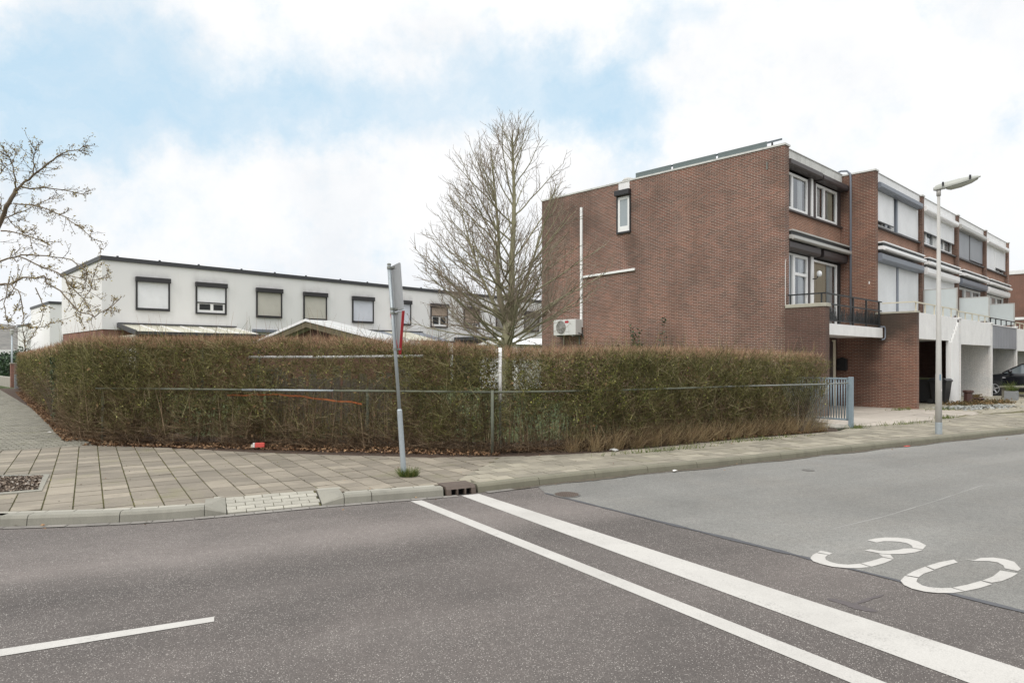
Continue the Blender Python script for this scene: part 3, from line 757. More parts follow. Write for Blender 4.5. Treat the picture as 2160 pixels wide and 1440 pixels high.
tag(np_mesh('mulch', V, Q, island_mat('bark_mulch', [(0, (.05, .038, .028)), (.5, (.14, .105, .078)), (.8, (.25, .20, .155)), (1, (.45, .41, .36))])), kind='stuff')

# driveway and yards in front of the brick row
dp_ = [(7.6, 15.1), (9.2, 15.9), (12.6, 18.3), (13.5, 19.2), (12.3, 20.2), (9.5, 23.2), (7.0, 19.9), (7.4, 17.2)]
sheet('driveway_bed', dp_, .094, M['joint'])
db = MB(); lay(db, Vector((7.6, 15.1)), Vector(U), Vector(V_), lambda p: .104, .95, .95, .012, dp_, .5, .002)
db.build('driveway', M['drive'], kind='structure')
yp = [(12.6, 18.3), (40, 34.6), (36, 41), (9.5, 23.2), (12.3, 20.2), (13.5, 19.2)]
sheet('yard_bed', yp, .092, M['joint'])
db = MB(); lay(db, Vector((12.6, 18.3)), Vector(U), Vector(V_), lambda p: .102, .19, .10, .008, [(12.6, 18.3), (24, 25.1), (21, 30), (9.5, 23.2), (12.3, 20.2), (13.5, 19.2)], .5, .0012)
db.build('yard_paving', M['drive_set'], kind='structure')
sheet('garden_lawn', [(-.15, 11.0), (7.4, 14.9), (7.0, 19.9), (0, 27), (-10, 40), (-24, 34), (-8, 12.4), (-4.3, 11.3)], .075, M['lawn'])
sheet('hedge_bed', [(-7.9, 12.3)] + [(x, y) for x, y in reversed(HB)] + [(.3, 10.45), (1.25, 10.5), (4.0, 12.3), (6.9, 14.1), (7.3, 15.2), (6.3, 15.6), (0, 12.4), (-6.5, 13.4), (-25.0, 36), (-26.2, 34.2)], .092, M['soil'])
# ------------------------------------------------------------------ hedge
HP = [(-24.8, 33.7), (-20.0, 27.6), (-15.0, 21.3), (-10.6, 15.75), (-8.1, 12.55), (-7.75, 12.2), (-7.2, 12.05), (-5.0, 11.75), (-3.0, 11.35), (-1.3, 11.05), (-.5, 10.92), (.15, 10.95), (1.35, 11.22), (2.8, 12.05), (4.6, 13.25), (6.65, 14.28)]
HH = [1.86, 1.88, 1.91, 1.99, 2.03, 2.04, 2.04, 2.04, 2.01, 1.94, 1.86, 1.82, 1.83, 1.86, 1.83, 1.75]
HLn = [Vector(p) for p in HP]; HSn = arc(HLn)
hx = np.array([p[0] for p in HP]); hy = np.array([p[1] for p in HP]); hs = np.array(HSn); hh = np.array(HH)
def hedge_at(s):
    """position, tangent, inward normal (2D arrays) and height at arc length s"""
    x, y, h = np.interp(s, hs, hx), np.interp(s, hs, hy), np.interp(s, hs, hh)
    e = .25
    tx = np.interp(s + e, hs, hx) - np.interp(s - e, hs, hx); ty = np.interp(s + e, hs, hy) - np.interp(s - e, hs, hy)
    L = np.hypot(tx, ty) + 1e-9; tx /= L; ty /= L
    return np.stack([x, y], 1), np.stack([tx, ty], 1), np.stack([-ty, tx], 1), h
S_TOT = hs[-1]; S_COR = float(np.interp(-10.6, hx[:5], hs[:5]))
def lumps(s, z):
    return .06 * np.sin(s * 2.1 + z * 1.7) + .06 * np.sin(s * 5.3 - z * 3.1 + 1) + .06 * np.sin(s * 11.7 + z * 7.3 + 2) + .05 * np.sin(s * 19 - z * 15)
def in_gap(x, z):
    """the thin, see-through stretch of the hedge"""
    g = np.exp(-((x + 3.1) / 1.45) ** 4) * np.exp(-((z - .95) / .62) ** 4)
    g2 = np.exp(-((x + 3.2) / 1.65) ** 4) * np.exp(-((z - 1.63) / .06) ** 4)
    g4 = np.exp(-((x + .17) / .07) ** 4) * np.exp(-((z - 1.42) / .40) ** 6) * .85; g3b = np.exp(-((x + 2.9) / 1.0) ** 4) * np.exp(-((z - 1.09) / .05) ** 4) * .8
    g3 = np.exp(-((x - .45) / 1.1) ** 4) * np.exp(-((z - .5) / .38) ** 4) * .62
    return np.maximum.reduce([g * .74, g2 * .72, g3, g4, g3b])
CLS = rng.uniform(S_COR, S_TOT, 520); CLU = rng.random(520)
def hedge_points(N, zlo, zhi, tpow, tmax, far=False, rel_top=False):
    s = rng.uniform(0, S_COR, N) if far else rng.uniform(S_COR, S_TOT, N)
    u = rng.random(N)
    if not far and not rel_top:      # shoots grow in clumps with hollows between
        c = rng.integers(0, 520, N); m = rng.random(N) < .45
        s = np.where(m, CLS[c] + rng.normal(0, .10, N), s); u = np.where(m, np.clip(CLU[c] + rng.normal(0, .055, N), 0, 1), u)
        s = np.clip(s, S_COR, S_TOT)
    p, t, n, h = hedge_at(s)
    z = (h + zlo + (zhi - zlo) * u) if rel_top else zlo + (np.minimum(h, 3) + zhi - zlo) * u
    dep = tmax * rng.random(N) ** tpow + lumps(s, z) * .8
    dep += .10 * np.exp(-z / .25)         # set back a little at the foot
    P_ = np.column_stack([p + n * dep[:, None], z])
    return s, P_, t, n, h, z, dep
def twigs(N, zlo, zhi, tpow, tmax, L, R, wo, wu, wt, far=False, rel_top=False, tbias=0., thin=1.0, bend=.35):
    s, P_, t, n, h, z, dep = hedge_points(N, zlo, zhi, tpow, tmax, far, rel_top)
    keep = rng.random(N) > in_gap(P_[:, 0], z) * thin * (P_[:, 1] < 14)
    s, P_, t, n, h, z = s[keep], P_[keep], t[keep], n[keep], h[keep], z[keep]; k = len(s)
    o = rng.uniform(*wo, k); u = rng.uniform(*wu, k); tt = rng.normal(tbias, wt, k)
    D = np.column_stack([-n * o[:, None] + t * tt[:, None], u])
    B = rng.normal(size=(k, 3)) * bend; B[:, 2] += .15
    return twig_arrays(P_, D, rng.uniform(*L, k), rng.uniform(*R, k), B * rng.uniform(.3, 1, (k, 1)) * .5 * L[1])
def join(parts):
    V, Q, o = [], [], 0
    for v, q in parts: V.append(v); Q.append(q + o); o += len(v)
    return np.concatenate(V), np.concatenate(Q)

hedge = thing('hedge', 'long clipped leafless hedge with rust tinted top running round the garden corner', 'hedge', (-.3, 11.1, .1))
def hpart(name, VQ, m):
    V, Q = VQ; V = V - np.array([[-.3, 11.1, .1]])
    return np_mesh(name, V, Q, m, hedge)
hpart('twigs', join([
    twigs(98000, .30, -.09, 1.5, .42, (.05, .17), (.0019, .0034), (-.3, .8), (-.6, 1.0), .75, bend=.9),
    twigs(14000, .30, -.12, 1.0, .85, (.18, .45), (.003, .006), (-.4, .4), (.1, 1.2), .6, thin=1.25, bend=.6),
    twigs(46000, .28, -.08, 1.4, .45, (.07, .22), (.0032, .006), (-.3, .6), (-.5, 1.1), .7, far=True, bend=.8),
    twigs(3200, .5, -.12, 2.2, .16, (.15, .42), (.0024, .004), (-.1, .5), (-.1, 1.1), .7, bend=.9)]), M['twig_mid'])
hpart('old_wood', join([
    twigs(34000, .04, -.95, 1.3, .5, (.08, .26), (.002, .0038), (-.3, .6), (-.5, 1.1), .7, thin=1.05, bend=.9),
    twigs(1500, .0, -1.55, .9, .75, (.5, 1.1), (.005, .011), (-.12, .12), (1, 1.4), .14, thin=.75, bend=.16),
    twigs(9000, .02, -1.55, 1.6, .35, (.15, .45), (.002, .004), (.1, .8), (-.2, .9), .7),
    twigs(16000, .04, -.9, 1.2, .5, (.08, .28), (.0035, .007), (-.2, .6), (-.4, 1.0), .6, far=True, bend=.8)]), M['twig_low'])
hpart('new_shoots', join([
    twigs(30000, -.22, -.03, .9, .8, (.05, .12), (.002, .0034), (-.3, .5), (.4, 1.2), .5, rel_top=True, bend=.6),
    twigs(110, -.12, .0, .8, .6, (.25, .55), (.0025, .004), (-.2, .3), (1, 1.5), .25, rel_top=True),
    twigs(11000, -.28, -.03, .9, .75, (.08, .18), (.004, .008), (-.3, .6), (.8, 1.4), .35, far=True, rel_top=True)]), M['twig_top'])
def leafset(N, zlo, zhi, tpow, tmax, size, far=False, bias=None, thin=1.0):
    s, P_, t, n, h, z, dep = hedge_points(N, zlo, zhi, tpow, tmax, far)
    k = rng.random(N) > in_gap(P_[:, 0], z) * thin * (P_[:, 1] < 14)
    if bias is not None: k &= rng.random(N) < bias(P_[:, 0], P_[:, 1], z)
    return leaf_arrays(P_[k], rng.uniform(*size, int(k.sum())))
hpart('inner_leaves', join([leafset(21000, .05, -.12, .6, .85, (.018, .042), thin=1.25), leafset(12000, .05, -.1, .7, .85, (.03, .07), True)]), M['leaf_dead'])
clump = lambda x, y, z: np.clip(.12 + .9 * (np.sin(x * 1.9 + 3) * np.sin(z * 3.1 + x * .7) > .35), 0, 1)
hpart('leaves', join([leafset(15000, .4, -.12, 2.4, .2, (.007, .016), bias=clump), leafset(5200, .3, -.1, 2.4, .25, (.014, .03), True),
                      leafset(26000, .55, -.14, 1.8, .3, (.009, .02), bias=lambda x, y, z: np.exp(-((x - 1.5) / 1.6) ** 4)), leafset(24000, .6, -.14, 1.8, .3, (.008, .016))]), M['leaf_hedge'])
# dry grass at the foot of the hedge, towards the gate
N = 2600; s = rng.uniform(float(np.interp(1.0, hx[10:], hs[10:])), S_TOT, N); s = s - (s % .42) + rng.normal(0, .07, N) + .2
p, t, n, h = hedge_at(s); P_ = np.column_stack([p - n * rng.uniform(-.12, .12, (N, 1)), np.full(N, .1)])
D = np.column_stack([-n * rng.uniform(-.1, .8, (N, 1)) + t * rng.normal(0, .4, (N, 1)), np.full(N, 1.0)])
V, Q = twig_arrays(P_, D, rng.uniform(.15, .55, N), rng.uniform(.0015, .003, N), np.column_stack([rng.normal(0, .12, (N, 2)), -rng.uniform(0, .25, N)]))
tag(np_mesh('dry_grass', V, Q, M['straw']), kind='stuff')
# fallen leaves along the foot
N = 21000; s = rng.uniform(4, S_TOT, N); p, t, n, h = hedge_at(s)
front = np.where((p[:, 0] > -7.6) & (p[:, 0] < -.2), 1, .45) ; front = np.where(p[:, 1] > 12.6, .95, front) * np.where(p[:, 0] > .3, .8, 1)
off_ = rng.random(N) ** .8 * .62 * front - .35
P_ = np.column_stack([p - n * off_[:, None], .10 + .03 * rng.random(N) + np.where(off_ < 0, .02, 0)])
V, Q = leaf_arrays(P_, rng.uniform(.014, .036, N), .9)
tag(np_mesh('fallen_leaves', V, Q, M['leaf_dead']), kind='stuff')
N = 170; Pq = []
for _ in range(N):
    s_ = random.uniform(sA0 + 10, sB1 - 14); p, dd, nn = at_len(s_)
    if random.random() < .4: a = random.uniform(.2, 2.2); zz = .112
    else: a = -random.random() ** 2 * .5 - .02; zz = .018
    Pq.append((p.x + nn.x * a, p.y + nn.y * a, zz))
V, Q = leaf_arrays(np.array(Pq), rng.uniform(.010, .022, N), 2.5)
tag(np_mesh('scattered_leaves', V, Q, M['leaf_dead']), kind='stuff')
# ivy in the side of the hedge
ivy = thing('ivy_plant', 'dark green ivy climbing the side of the hedge beside the path', 'ivy', (-11.3, 16.6, .1))
s = rng.normal(float(np.interp(-11.3, hx[:5], hs[:5])), .28, 900); z = rng.random(900) ** 1.2 * 1.55 + .1; s += (z - .7) * -.35
p, t, n, h = hedge_at(s); P_ = np.column_stack([p - n * rng.uniform(.02, .14, (900, 1)) + n * .06, z]) - np.array([[-11.3, 16.6, .1]])
V, Q = leaf_arrays(P_, rng.uniform(.03, .065, 900)); np_mesh('leaves', V, Q, M['ivy'], ivy)
V, Q = twig_arrays(P_[:60] * np.array([[1, 1, .1]]), np.column_stack([rng.normal(0, .2, (60, 2)), np.ones(60)]), rng.uniform(.6, 1.4, 60), np.full(60, .008), rng.normal(0, .1, (60, 3))); np_mesh('stem', V, Q, M['bark_brown'], ivy)

# ------------------------------------------------------------------ chain link fence in the hedge
def hp(x, off, z):
    s = float(np.interp(x, hx, hs)); p, t, n, h = hedge_at(np.array([s])); return (p[0, 0] - n[0, 0] * off, p[0, 1] - n[0, 1] * off, z)
fence = thing('chain_link_fence', 'low galvanised pipe rail fence with posts half swallowed by the hedge', 'fence', (-.32, 11.2, .1))
def rel(o, pts): return [(p[0] - o[0], p[1] - o[1], p[2] - o[2]) for p in pts]
FO = (-.32, 11.2, .1)
MB().tube(rel(FO, [hp(x, o, 1.1) for x, o in ((-7.6, -.06), (-6.4, -.05), (-5.2, -.01), (-4.7, .02))]), .017, 8).build('rail', M['rail_moss'], fence, smooth=True)
MB().tube(rel(FO, [hp(x, o, 1.1) for x, o in ((-4.69, .02), (-3.9, .05), (-3.0, .05))]), .019, 8).build('rail', M['galv'], fence, smooth=True)
MB().tube(rel(FO, [hp(x, o, 1.1) for x, o in ((-2.99, .05), (-2.2, .01), (-1.3, .02), (-.32, .06))]), .018, 8).build('rail', M['rail_moss'], fence, smooth=True)
MB().tube(rel(FO, [hp(x, o, 1.1) for x, o in ((-.31, .06), (.6, .0), (2.0, -.04), (3.2, .0), (4.2, -.03))]), .016, 8).build('rail', M['rail_moss'], fence, smooth=True)
MB().tube(rel(FO, [hp(4.21, -.03, 1.1), hp(5.4, .04, 1.1), hp(6.5, .10, 1.1), (7.45, 14.86, 1.1)]), .016, 8).build('rail', M['galv_dull'], fence, smooth=True)
for x, o in ((-7.55, -.16), (-5.1, -.36), (-2.55, -.32), (-.32, .07), (2.2, -.40), (4.6, -.38), (6.4, -.08)):
    a = hp(x, o, 0)
    MB().tube(rel(FO, [(a[0], a[1], .05), (a[0], a[1], 1.13)]), .026, 10).build('post', M['rail_moss'], fence, smooth=True)
wm = MB()
for x in np.arange(-1.5, 7.3, .055):
    for sgn in (1, -1):
        o_ = .08 if x > 5.9 else -.28
        a = hp(x, o_, .12); c = hp(x + sgn * .5, o_, 1.08)
        n0 = len(wm.v); 
        wm.tube(rel(FO, [a, c]), .0016, 3, False)
wm.build('wire_mesh', M['galv_dull'], fence)

# things inside and behind the thin part of the hedge
rail = thing('white_garden_rail', 'white pipe rail glimpsed through the thin part of the hedge', 'rail', (-4.9, 12.0, .1))
RO = (-4.9, 12.0, .1)
MB().tube(rel(RO, [hp(-4.75, -.29, 1.67), hp(-3.2, -.26, 1.67), hp(-1.55, -.29, 1.685)]), .022, 8).build('rail', M['white_metal'], rail, smooth=True)
post = MB().tube([(0, 0, .82), (0, 0, 1.72)], .030, 10).build('white_post', M['white_pvc'], smooth=True)
MB().tube([(0, 0, 0), (0, 0, .82)], .022, 8).build('post_foot', M['rail_moss'], post)
a = hp(-.19, -.12, .1); post.location = a; tag(post, 'slim white post in the hedge in front of the bare tree trunk', 'post')
pf = thing('board_fence', 'grey weathered board fence glimpsed behind the thin hedge', 'fence', (-3.9, 12.5, .1))
for i in range(20):
    x = -4.9 + i * .165; y = 12.62 - .10 * (x + 4.9)
    bb = MB().box(-.07, .07, -.012, .012, 0, random.uniform(1.15, 1.42)).build('board', M['wood_old'], pf)
    bb.location = (x + 3.9, y - 12.5, 0); bb.rotation_euler = (0, random.gauss(0, .02), -.1)
MB().box(-1.05, 2.3, .03, .07, .95, 1.03).build('rail', M['wood_old'], pf).rotation_euler = (0, 0, -.1)
tb2 = MB(); L = [hp(-5.05, -0.095, .99), hp(-4.75, -0.075, 1.0), hp(-4.2, -0.065, 1.02), hp(-3.75, -0.085, 1.0), hp(-3.3, -0.065, .95), hp(-2.75, -0.085, .90), hp(-2.5, -0.095, .87)]
L2 = []
for a, c in zip(L, L[1:]):
    n = max(1, int((Vector(c) - Vector(a)).length / .06))
    L2 += [tuple(Vector(a).lerp(Vector(c), k / n)) for k in range(n)]
for k, (a, c) in enumerate(zip(L2, L2[1:])):
    dz = .006 * math.sin(k * .9)
    a = (a[0], a[1] + .02 * math.sin(k * .55), a[2] + dz); c = (c[0], c[1] + .02 * math.sin((k + 1) * .55), c[2] + .006 * math.sin((k + 1) * .9))
    tb2.extrude([(a[0], a[1], a[2] - .014), (c[0], c[1], c[2] - .014), (c[0], c[1], c[2] + .014), (a[0], a[1], a[2] + .014)], (0, .004, 0))
tag(tb2.build('barrier_tape', M['orange_tape']), 'orange tape strung through the hedge below the pipe rail', 'tape')

# ------------------------------------------------------------------ gate at the end of the hedge
gate = thing('metal_gate', 'blue grey steel gate of close vertical bars beside the hedge end', 'gate', (7.54, 14.92, .1), ROW + PI / 2)
MB().box(-.045, .045, -.045, .045, 0, 1.13).build('post', M['gate_blue'], gate, .006)
gf = MB(); gf.box(.06, 1.45, -.02, .02, .16, .2).box(.06, 1.45, -.02, .02, 1.07, 1.11).box(.06, .1, -.02, .02, .16, 1.1).box(1.41, 1.45, -.02, .02, .16, 1.1); gf.build('frame', M['gate_blue'], gate, .004)
for i in range(22):
    x = .14 + i * .058; MB().tube([(x, 0, .2), (x, 0, 1.07)], .014, 8).build('bar', M['gate_blue'], gate, smooth=True)
MB().box(1.47, 1.56, -.045, .045, 0, 1.13).build('post', M['galv_dull'], gate, .006)
rb = MB()
for i in range(26):
    x, y = random.uniform(-.55, .0), random.uniform(-.05, .6); r = random.uniform(.04, .10)
    p = Vector((7.5, 14.95)) + Vector(V_) * y * .9 + Vector((-.5, -.25)) * (-x) * .9
    rb.lathe([(r * .8, .08), (r, .08 + r * .4), (r * .7, .08 + r * .8), (r * .2, .08 + r * .95)], 6, (p.x, p.y))
tag(rb.build('rubble', plain('pale_rubble', (.42, .40, .35), .9, .25, 20, island=.25, bump=.5)), kind='stuff')

# ------------------------------------------------------------------ leaning sign post
sg = thing('sign_post', 'leaning galvanised sign post seen from behind with two signs', 'sign', (-1.42, 8.84, .1))
lean = Vector((-.20, 0, 2.78))
def on(k): v = lean * k; return (v.x, v.y, v.z)
MB().tube([(0, 0, -.05), on(.31)], [.036, .034], 14).tube([on(.31), on(.316)], [.034, .024], 14).build('sleeve', M['galv'], sg, smooth=False)
MB().tube([on(.31), on(1.0)], .023, 12).build('pole', M['galv'], sg, smooth=True)
MB().lathe([(.026, 0), (.026, .02), (.01, .028)], 12).xf(Matrix.Translation(on(.997))).build('cap', M['galv_dull'], sg)
nb = Vector((-.909, -.416, 0)); dd = Vector((-.416, .909, 0)); lz = lean.normalized()
def plate(pts, th, off, at):
    """pts in (along d, up) -> prism standing off the pole"""
    o = Vector(on(at)) - nb * off
    b = MB(); b.extrude([o + dd * a + lz * z for a, z in pts], -nb * th); return b
H = .60
plate([(-.30, 0), (.30, 0), (.30, H), (-.30, H)], .022, .05, .782).build('panel', M['sign_back'], sg, .004)
plate([(-.292, .008), (.292, .008), (.292, H - .008), (-.292, H - .008)], .003, .073, .782).build('panel_face', M['sign_white'], sg)
tri = [(0, -.54), (.31, 0), (-.31, 0)]
plate(tri, .026, .05, .775).build('triangle_sign', M['sign_back'], sg, .004)
rim = MB(); o = Vector(on(.775)) - nb * .0745
for i in range(3):
    a, c = tri[i], tri[(i + 1) % 3]; ce = (0, -.18)
    ia = (ce[0] + (a[0] - ce[0]) * .72, ce[1] + (a[1] - ce[1]) * .72); ic = (ce[0] + (c[0] - ce[0]) * .72, ce[1] + (c[1] - ce[1]) * .72)
    rim.extrude([o + dd * q[0] * 1.03 + lz * q[1] * 1.03 for q in (a, c)] + [o + dd * q[0] + lz * q[1] for q in (ic, ia)], -nb * .004)
    # folded red edge that shows from behind
    oo = Vector(on(.775)) - nb * .046
    rim.extrude([oo + dd * q[0] * 1.03 + lz * (q[1] * 1.03) for q in (a, c)] + [oo + dd * q[0] * .96 + lz * q[1] * .97 for q in (c, a)], -nb * .03)
rim.build('red_rim', M['red_paint'], sg)
plate([(0, -.46), (.24, -.04), (-.24, -.04)], .002, .0765, .775).build('triangle_face', M['sign_white'], sg)
for k in (.985, .79, .77, .60):
    c = Vector(on(k)); cb = MB()
    cb.lathe([(.026, -.016), (.031, -.016), (.031, .016), (.026, .016)], 14).xf(Matrix.Translation(c))
    n0 = len(cb.v); cb.extrude([c + dd * .02 + lz * -.012, c - dd * .02 + lz * -.012, c - dd * .02 + lz * .012, c + dd * .02 + lz * .012], -nb * .055)
    cb.extrude([c - nb * .04 + dd * -.09 + lz * -.012, c - nb * .04 + dd * .09 + lz * -.012, c - nb * .04 + dd * .09 + lz * .012, c - nb * .04 + dd * -.09 + lz * .012], -nb * .008)
    cb.build('clamp', M['galv_dull'], sg)
# grass tuft at its foot
gt = thing('grass_tuft', 'green grass tuft growing at the foot of the sign post', 'grass tuft', (-1.36, 8.80, .1))
N = 420; a = rng.uniform(0, 2 * PI, N); r = np.sqrt(rng.random(N)) * .11
P_ = np.column_stack([r * np.cos(a), r * np.sin(a) * .7, np.zeros(N)]); D = np.column_stack([np.cos(a) * rng.uniform(.1, 1, N), np.sin(a) * rng.uniform(.1, 1, N), np.full(N, .9)])
V, Q = twig_arrays(P_, D, rng.uniform(.06, .15, N), rng.uniform(.002, .004, N), np.column_stack([rng.normal(0, .03, (N, 2)), -rng.uniform(.01, .06, N)])); np_mesh('blades', V, Q, M['grass'], gt)
# moss and weeds along joints by the hedge and wall
N = 900; Pq = []
for _ in range(N):
    c = random.choice([(9.2, 15.75, 1.2, .07), (11.2, 17.3, .6, .05), (12.9, 20.1, .7, .12), (11.6, 20.0, .6, .07), (7.6, 14.9, .3, .1), (4.5, 12.6, 1.5, .06), (2.5, 11.2, 1.2, .05)])
    t = random.gauss(0, .45) * c[2]; Pq.append((c[0] + kd.x * t + random.gauss(0, c[3]), c[1] + kd.y * t + random.gauss(0, c[3]), .1))
Pq = np.array(Pq); D = np.column_stack([rng.normal(0, .6, (N, 2)), np.ones(N)])
V, Q = twig_arrays(Pq, D, rng.uniform(.03, .13, N), rng.uniform(.003, .006, N), np.column_stack([rng.normal(0, .04, (N, 2)), -rng.uniform(0, .05, N)])); tag(np_mesh('weeds', V, Q, M['grass']), kind='stuff')

# ------------------------------------------------------------------ street lamp
lp = thing('street_lamp', 'slim grey street lamp with tilted flat head on the right pavement', 'street lamp', (8.72, 13.71, .1))
MB().tube([(0, 0, -.1), (0, 0, 1.2), (0, 0, 1.25), (0, 0, 4.92)], [.062, .058, .053, .027], 18).build('pole', M['lamp_grey'], lp, smooth=True)
MB().lathe([(.064, 0), (.064, .22), (.0625, .24)], 18).build('base_collar', M['galv'], lp)
MB().tube([(0, 0, 4.86), (0, 0, 5.0)], .040, 14).build('collar', M['lamp_grey'], lp, smooth=True)
hd = Vector((.90, -.42, 0)).normalized(); hn = Vector((-hd.y, hd.x, 0)); tl = .20
def hpnt(a, b_, c): p = hd * a + hn * b_; return (p.x, p.y, 5.0 + a * tl + c)
sec = [(-.09, .03, .0, .05), (-.05, .06, -.015, .085), (.1, .08, -.02, .10), (.35, .10, -.015, .10), (.55, .095, .0, .085), (.66, .065, .015, .065), (.71, .025, .03, .048)]
hb = MB(); ring = []
for a, wd, zb, zt in sec:
    n0 = len(hb.v); hb.v += [hpnt(a, -wd, zb), hpnt(a, wd, zb), hpnt(a, wd * .95, (zb + zt) / 2), hpnt(a, wd * .6, zt), hpnt(a, -wd * .6, zt), hpnt(a, -wd * .95, (zb + zt) / 2)]; ring.append(n0)
for i in range(len(ring) - 1):
    for k in range(6): k2 = (k + 1) % 6; hb.f.append((ring[i] + k, ring[i] + k2, ring[i + 1] + k2, ring[i + 1] + k))
hb.f.append(tuple(ring[0] + k for k in range(6))); hb.f.append(tuple(ring[-1] + k for k in reversed(range(6))))
head = hb.build('lamp_head', M['lamp_white'], lp, .006, True)
gb2 = MB(); ring = []
for a, wd, zb in ((.14, .06, -.045), (.22, .09, -.075), (.4, .105, -.075), (.58, .085, -.045), (.67, .04, -.01)):
    n0 = len(gb2.v); gb2.v += [hpnt(a, -wd, zb + .05), hpnt(a, -wd * .6, zb), hpnt(a, wd * .6, zb), hpnt(a, wd, zb + .05)]; ring.append(n0)
for i in range(len(ring) - 1):
    for k in range(3): gb2.f.append((ring[i] + k, ring[i] + k + 1, ring[i + 1] + k + 1, ring[i + 1] + k))
gb2.f.append(tuple(ring[0] + k for k in range(4))); gb2.f.append(tuple(ring[-1] + k for k in reversed(range(4))))
gb2.build('lens', M['lamp_glass'], lp, 0, True)
for a in (.06, .52):
    p = hpnt(a, -.115, .02); MB().box(p[0] - .015, p[0] + .015, p[1] - .01, p[1] + .012, p[2], p[2] + .08).build('clip', M['dark_box'], lp)
MB().extrude([(.061 * math.cos(t), .061 * math.sin(t), z) for t, z in ((-1.9, 1.10), (-1.45, 1.10), (-1.45, 1.22), (-1.9, 1.22))], (-.002, -.004, 0)).build('sticker', plain('blue_sticker', (.16, .25, .33), .6, .3, 60), lp)
MB().extrude([(.061 * math.cos(t), .061 * math.sin(t), z) for t, z in ((-1.3, .88), (-1.15, .88), (-1.15, .92), (-1.3, .92))], (.002, -.004, 0)).build('sticker', M['white_card'], lp)

# ------------------------------------------------------------------ trees
def rv(k=1.0): return Vector((random.gauss(0, k), random.gauss(0, k), random.gauss(0, k)))
def grow(b, p, d, L, r0, r1, n, up, jit, sides):
    pts = [p.copy()]; d = d.normalized()
    for i in range(n):
        d = (d + Vector((0, 0, up)) / n + rv(jit)).normalized(); p = p + d * (L / n); pts.append(p.copy())
    b.tube(pts, [r0 + (r1 - r0) * (i / n) for i in range(n + 1)], sides, False)
    return pts
def along(pts, t):
    x = t * (len(pts) - 1); i = min(int(x), len(pts) - 2); return pts[i].lerp(pts[i + 1], x - i), (pts[i + 1] - pts[i]).normalized()
def side_dir(d, ang, az):
    a = d.orthogonal().normalized(); c = d.cross(a); s = a * math.cos(az) + c * math.sin(az)
    return (d * math.cos(ang) + s * math.sin(ang)).normalized()
tr = thing('bare_tree', 'leafless cone shaped tree with many upswept branches behind the hedge', 'tree', (-.12, 15.5, .1))
big, fine = MB(), MB()
trunk = [Vector(p) for p in ((0, 0, -.05), (.02, 0, .6), (-.01, .0, 1.3), (0, 0, 1.9), (.04, .02, 2.4))]
MB().tube(trunk, [.17, .145, .135, .135, .11], 12).build('trunk', M['bark_green'], tr, smooth=True)
lead1 = [Vector(p) for p in ((.04, .02, 2.35), (.10, .0, 3.0), (.12, .03, 3.8), (.16, .0, 4.6), (.17, -.02, 5.3), (.15, .02, 5.9), (.14, .0, 6.4), (.13, 0, 6.75))]
lead2 = [Vector(p) for p in ((.02, .0, 2.3), (-.16, -.05, 2.9), (-.22, -.08, 3.6), (-.18, -.12, 4.3), (-.24, -.1, 5.0), (-.30, -.12, 5.7), (-.36, -.12, 6.3))]
lead3 = [Vector(p) for p in ((.05, .05, 2.3), (.3, .1, 2.9), (.5, .2, 3.5), (.72, .25, 4.2), (.95, .3, 4.9), (1.08, .3, 5.5))]
lead4 = [Vector(p) for p in ((0, .05, 2.2), (-.3, .2, 2.8), (-.62, .35, 3.5), (-.85, .4, 4.2), (-1.05, .45, 4.9), (-1.15, .45, 5.5))]
for ld, r in ((lead1, .092), (lead2, .075), (lead3, .055), (lead4, .05)):
    big.tube(ld, [r * (1 - .9 * (i / (len(ld) - 1)) ** .85) for i in range(len(ld))], 8)
def twiggy(pts, L, lev, rad):
    """side twigs of a branch"""
    nn = max(2, int(L / (.19 if lev == 1 else .15)))
    for i in range(nn):
        t = .14 + .86 * (i + random.random()) / nn
        p, dv = along(pts, min(t, .999)); Lt = (L * (1 - t) * .42 + (.30 if lev == 1 else .14)) * random.uniform(.6, 1.2)
        dd_ = side_dir(dv, random.uniform(.5, .9), random.uniform(0, 2 * PI)); dd_.z += .05
        r0 = max(.0046, rad * .36) if lev == 1 else .0040
        q = grow(fine, p, dd_, Lt, r0, .0028, 4 if lev == 1 else 3, .45, .12, 3)
        if lev == 1 and Lt > .22: twiggy(q, Lt, 2, r0)
def crown(z): return float(np.interp(z, [1.6, 2.0, 2.5, 3.6, 4.4, 5.1, 5.7, 6.4, 6.95], [1.4, 2.0, 2.35, 2.3, 2.05, 1.75, 1.4, .9, .15]))
ga = 0; NB = 118
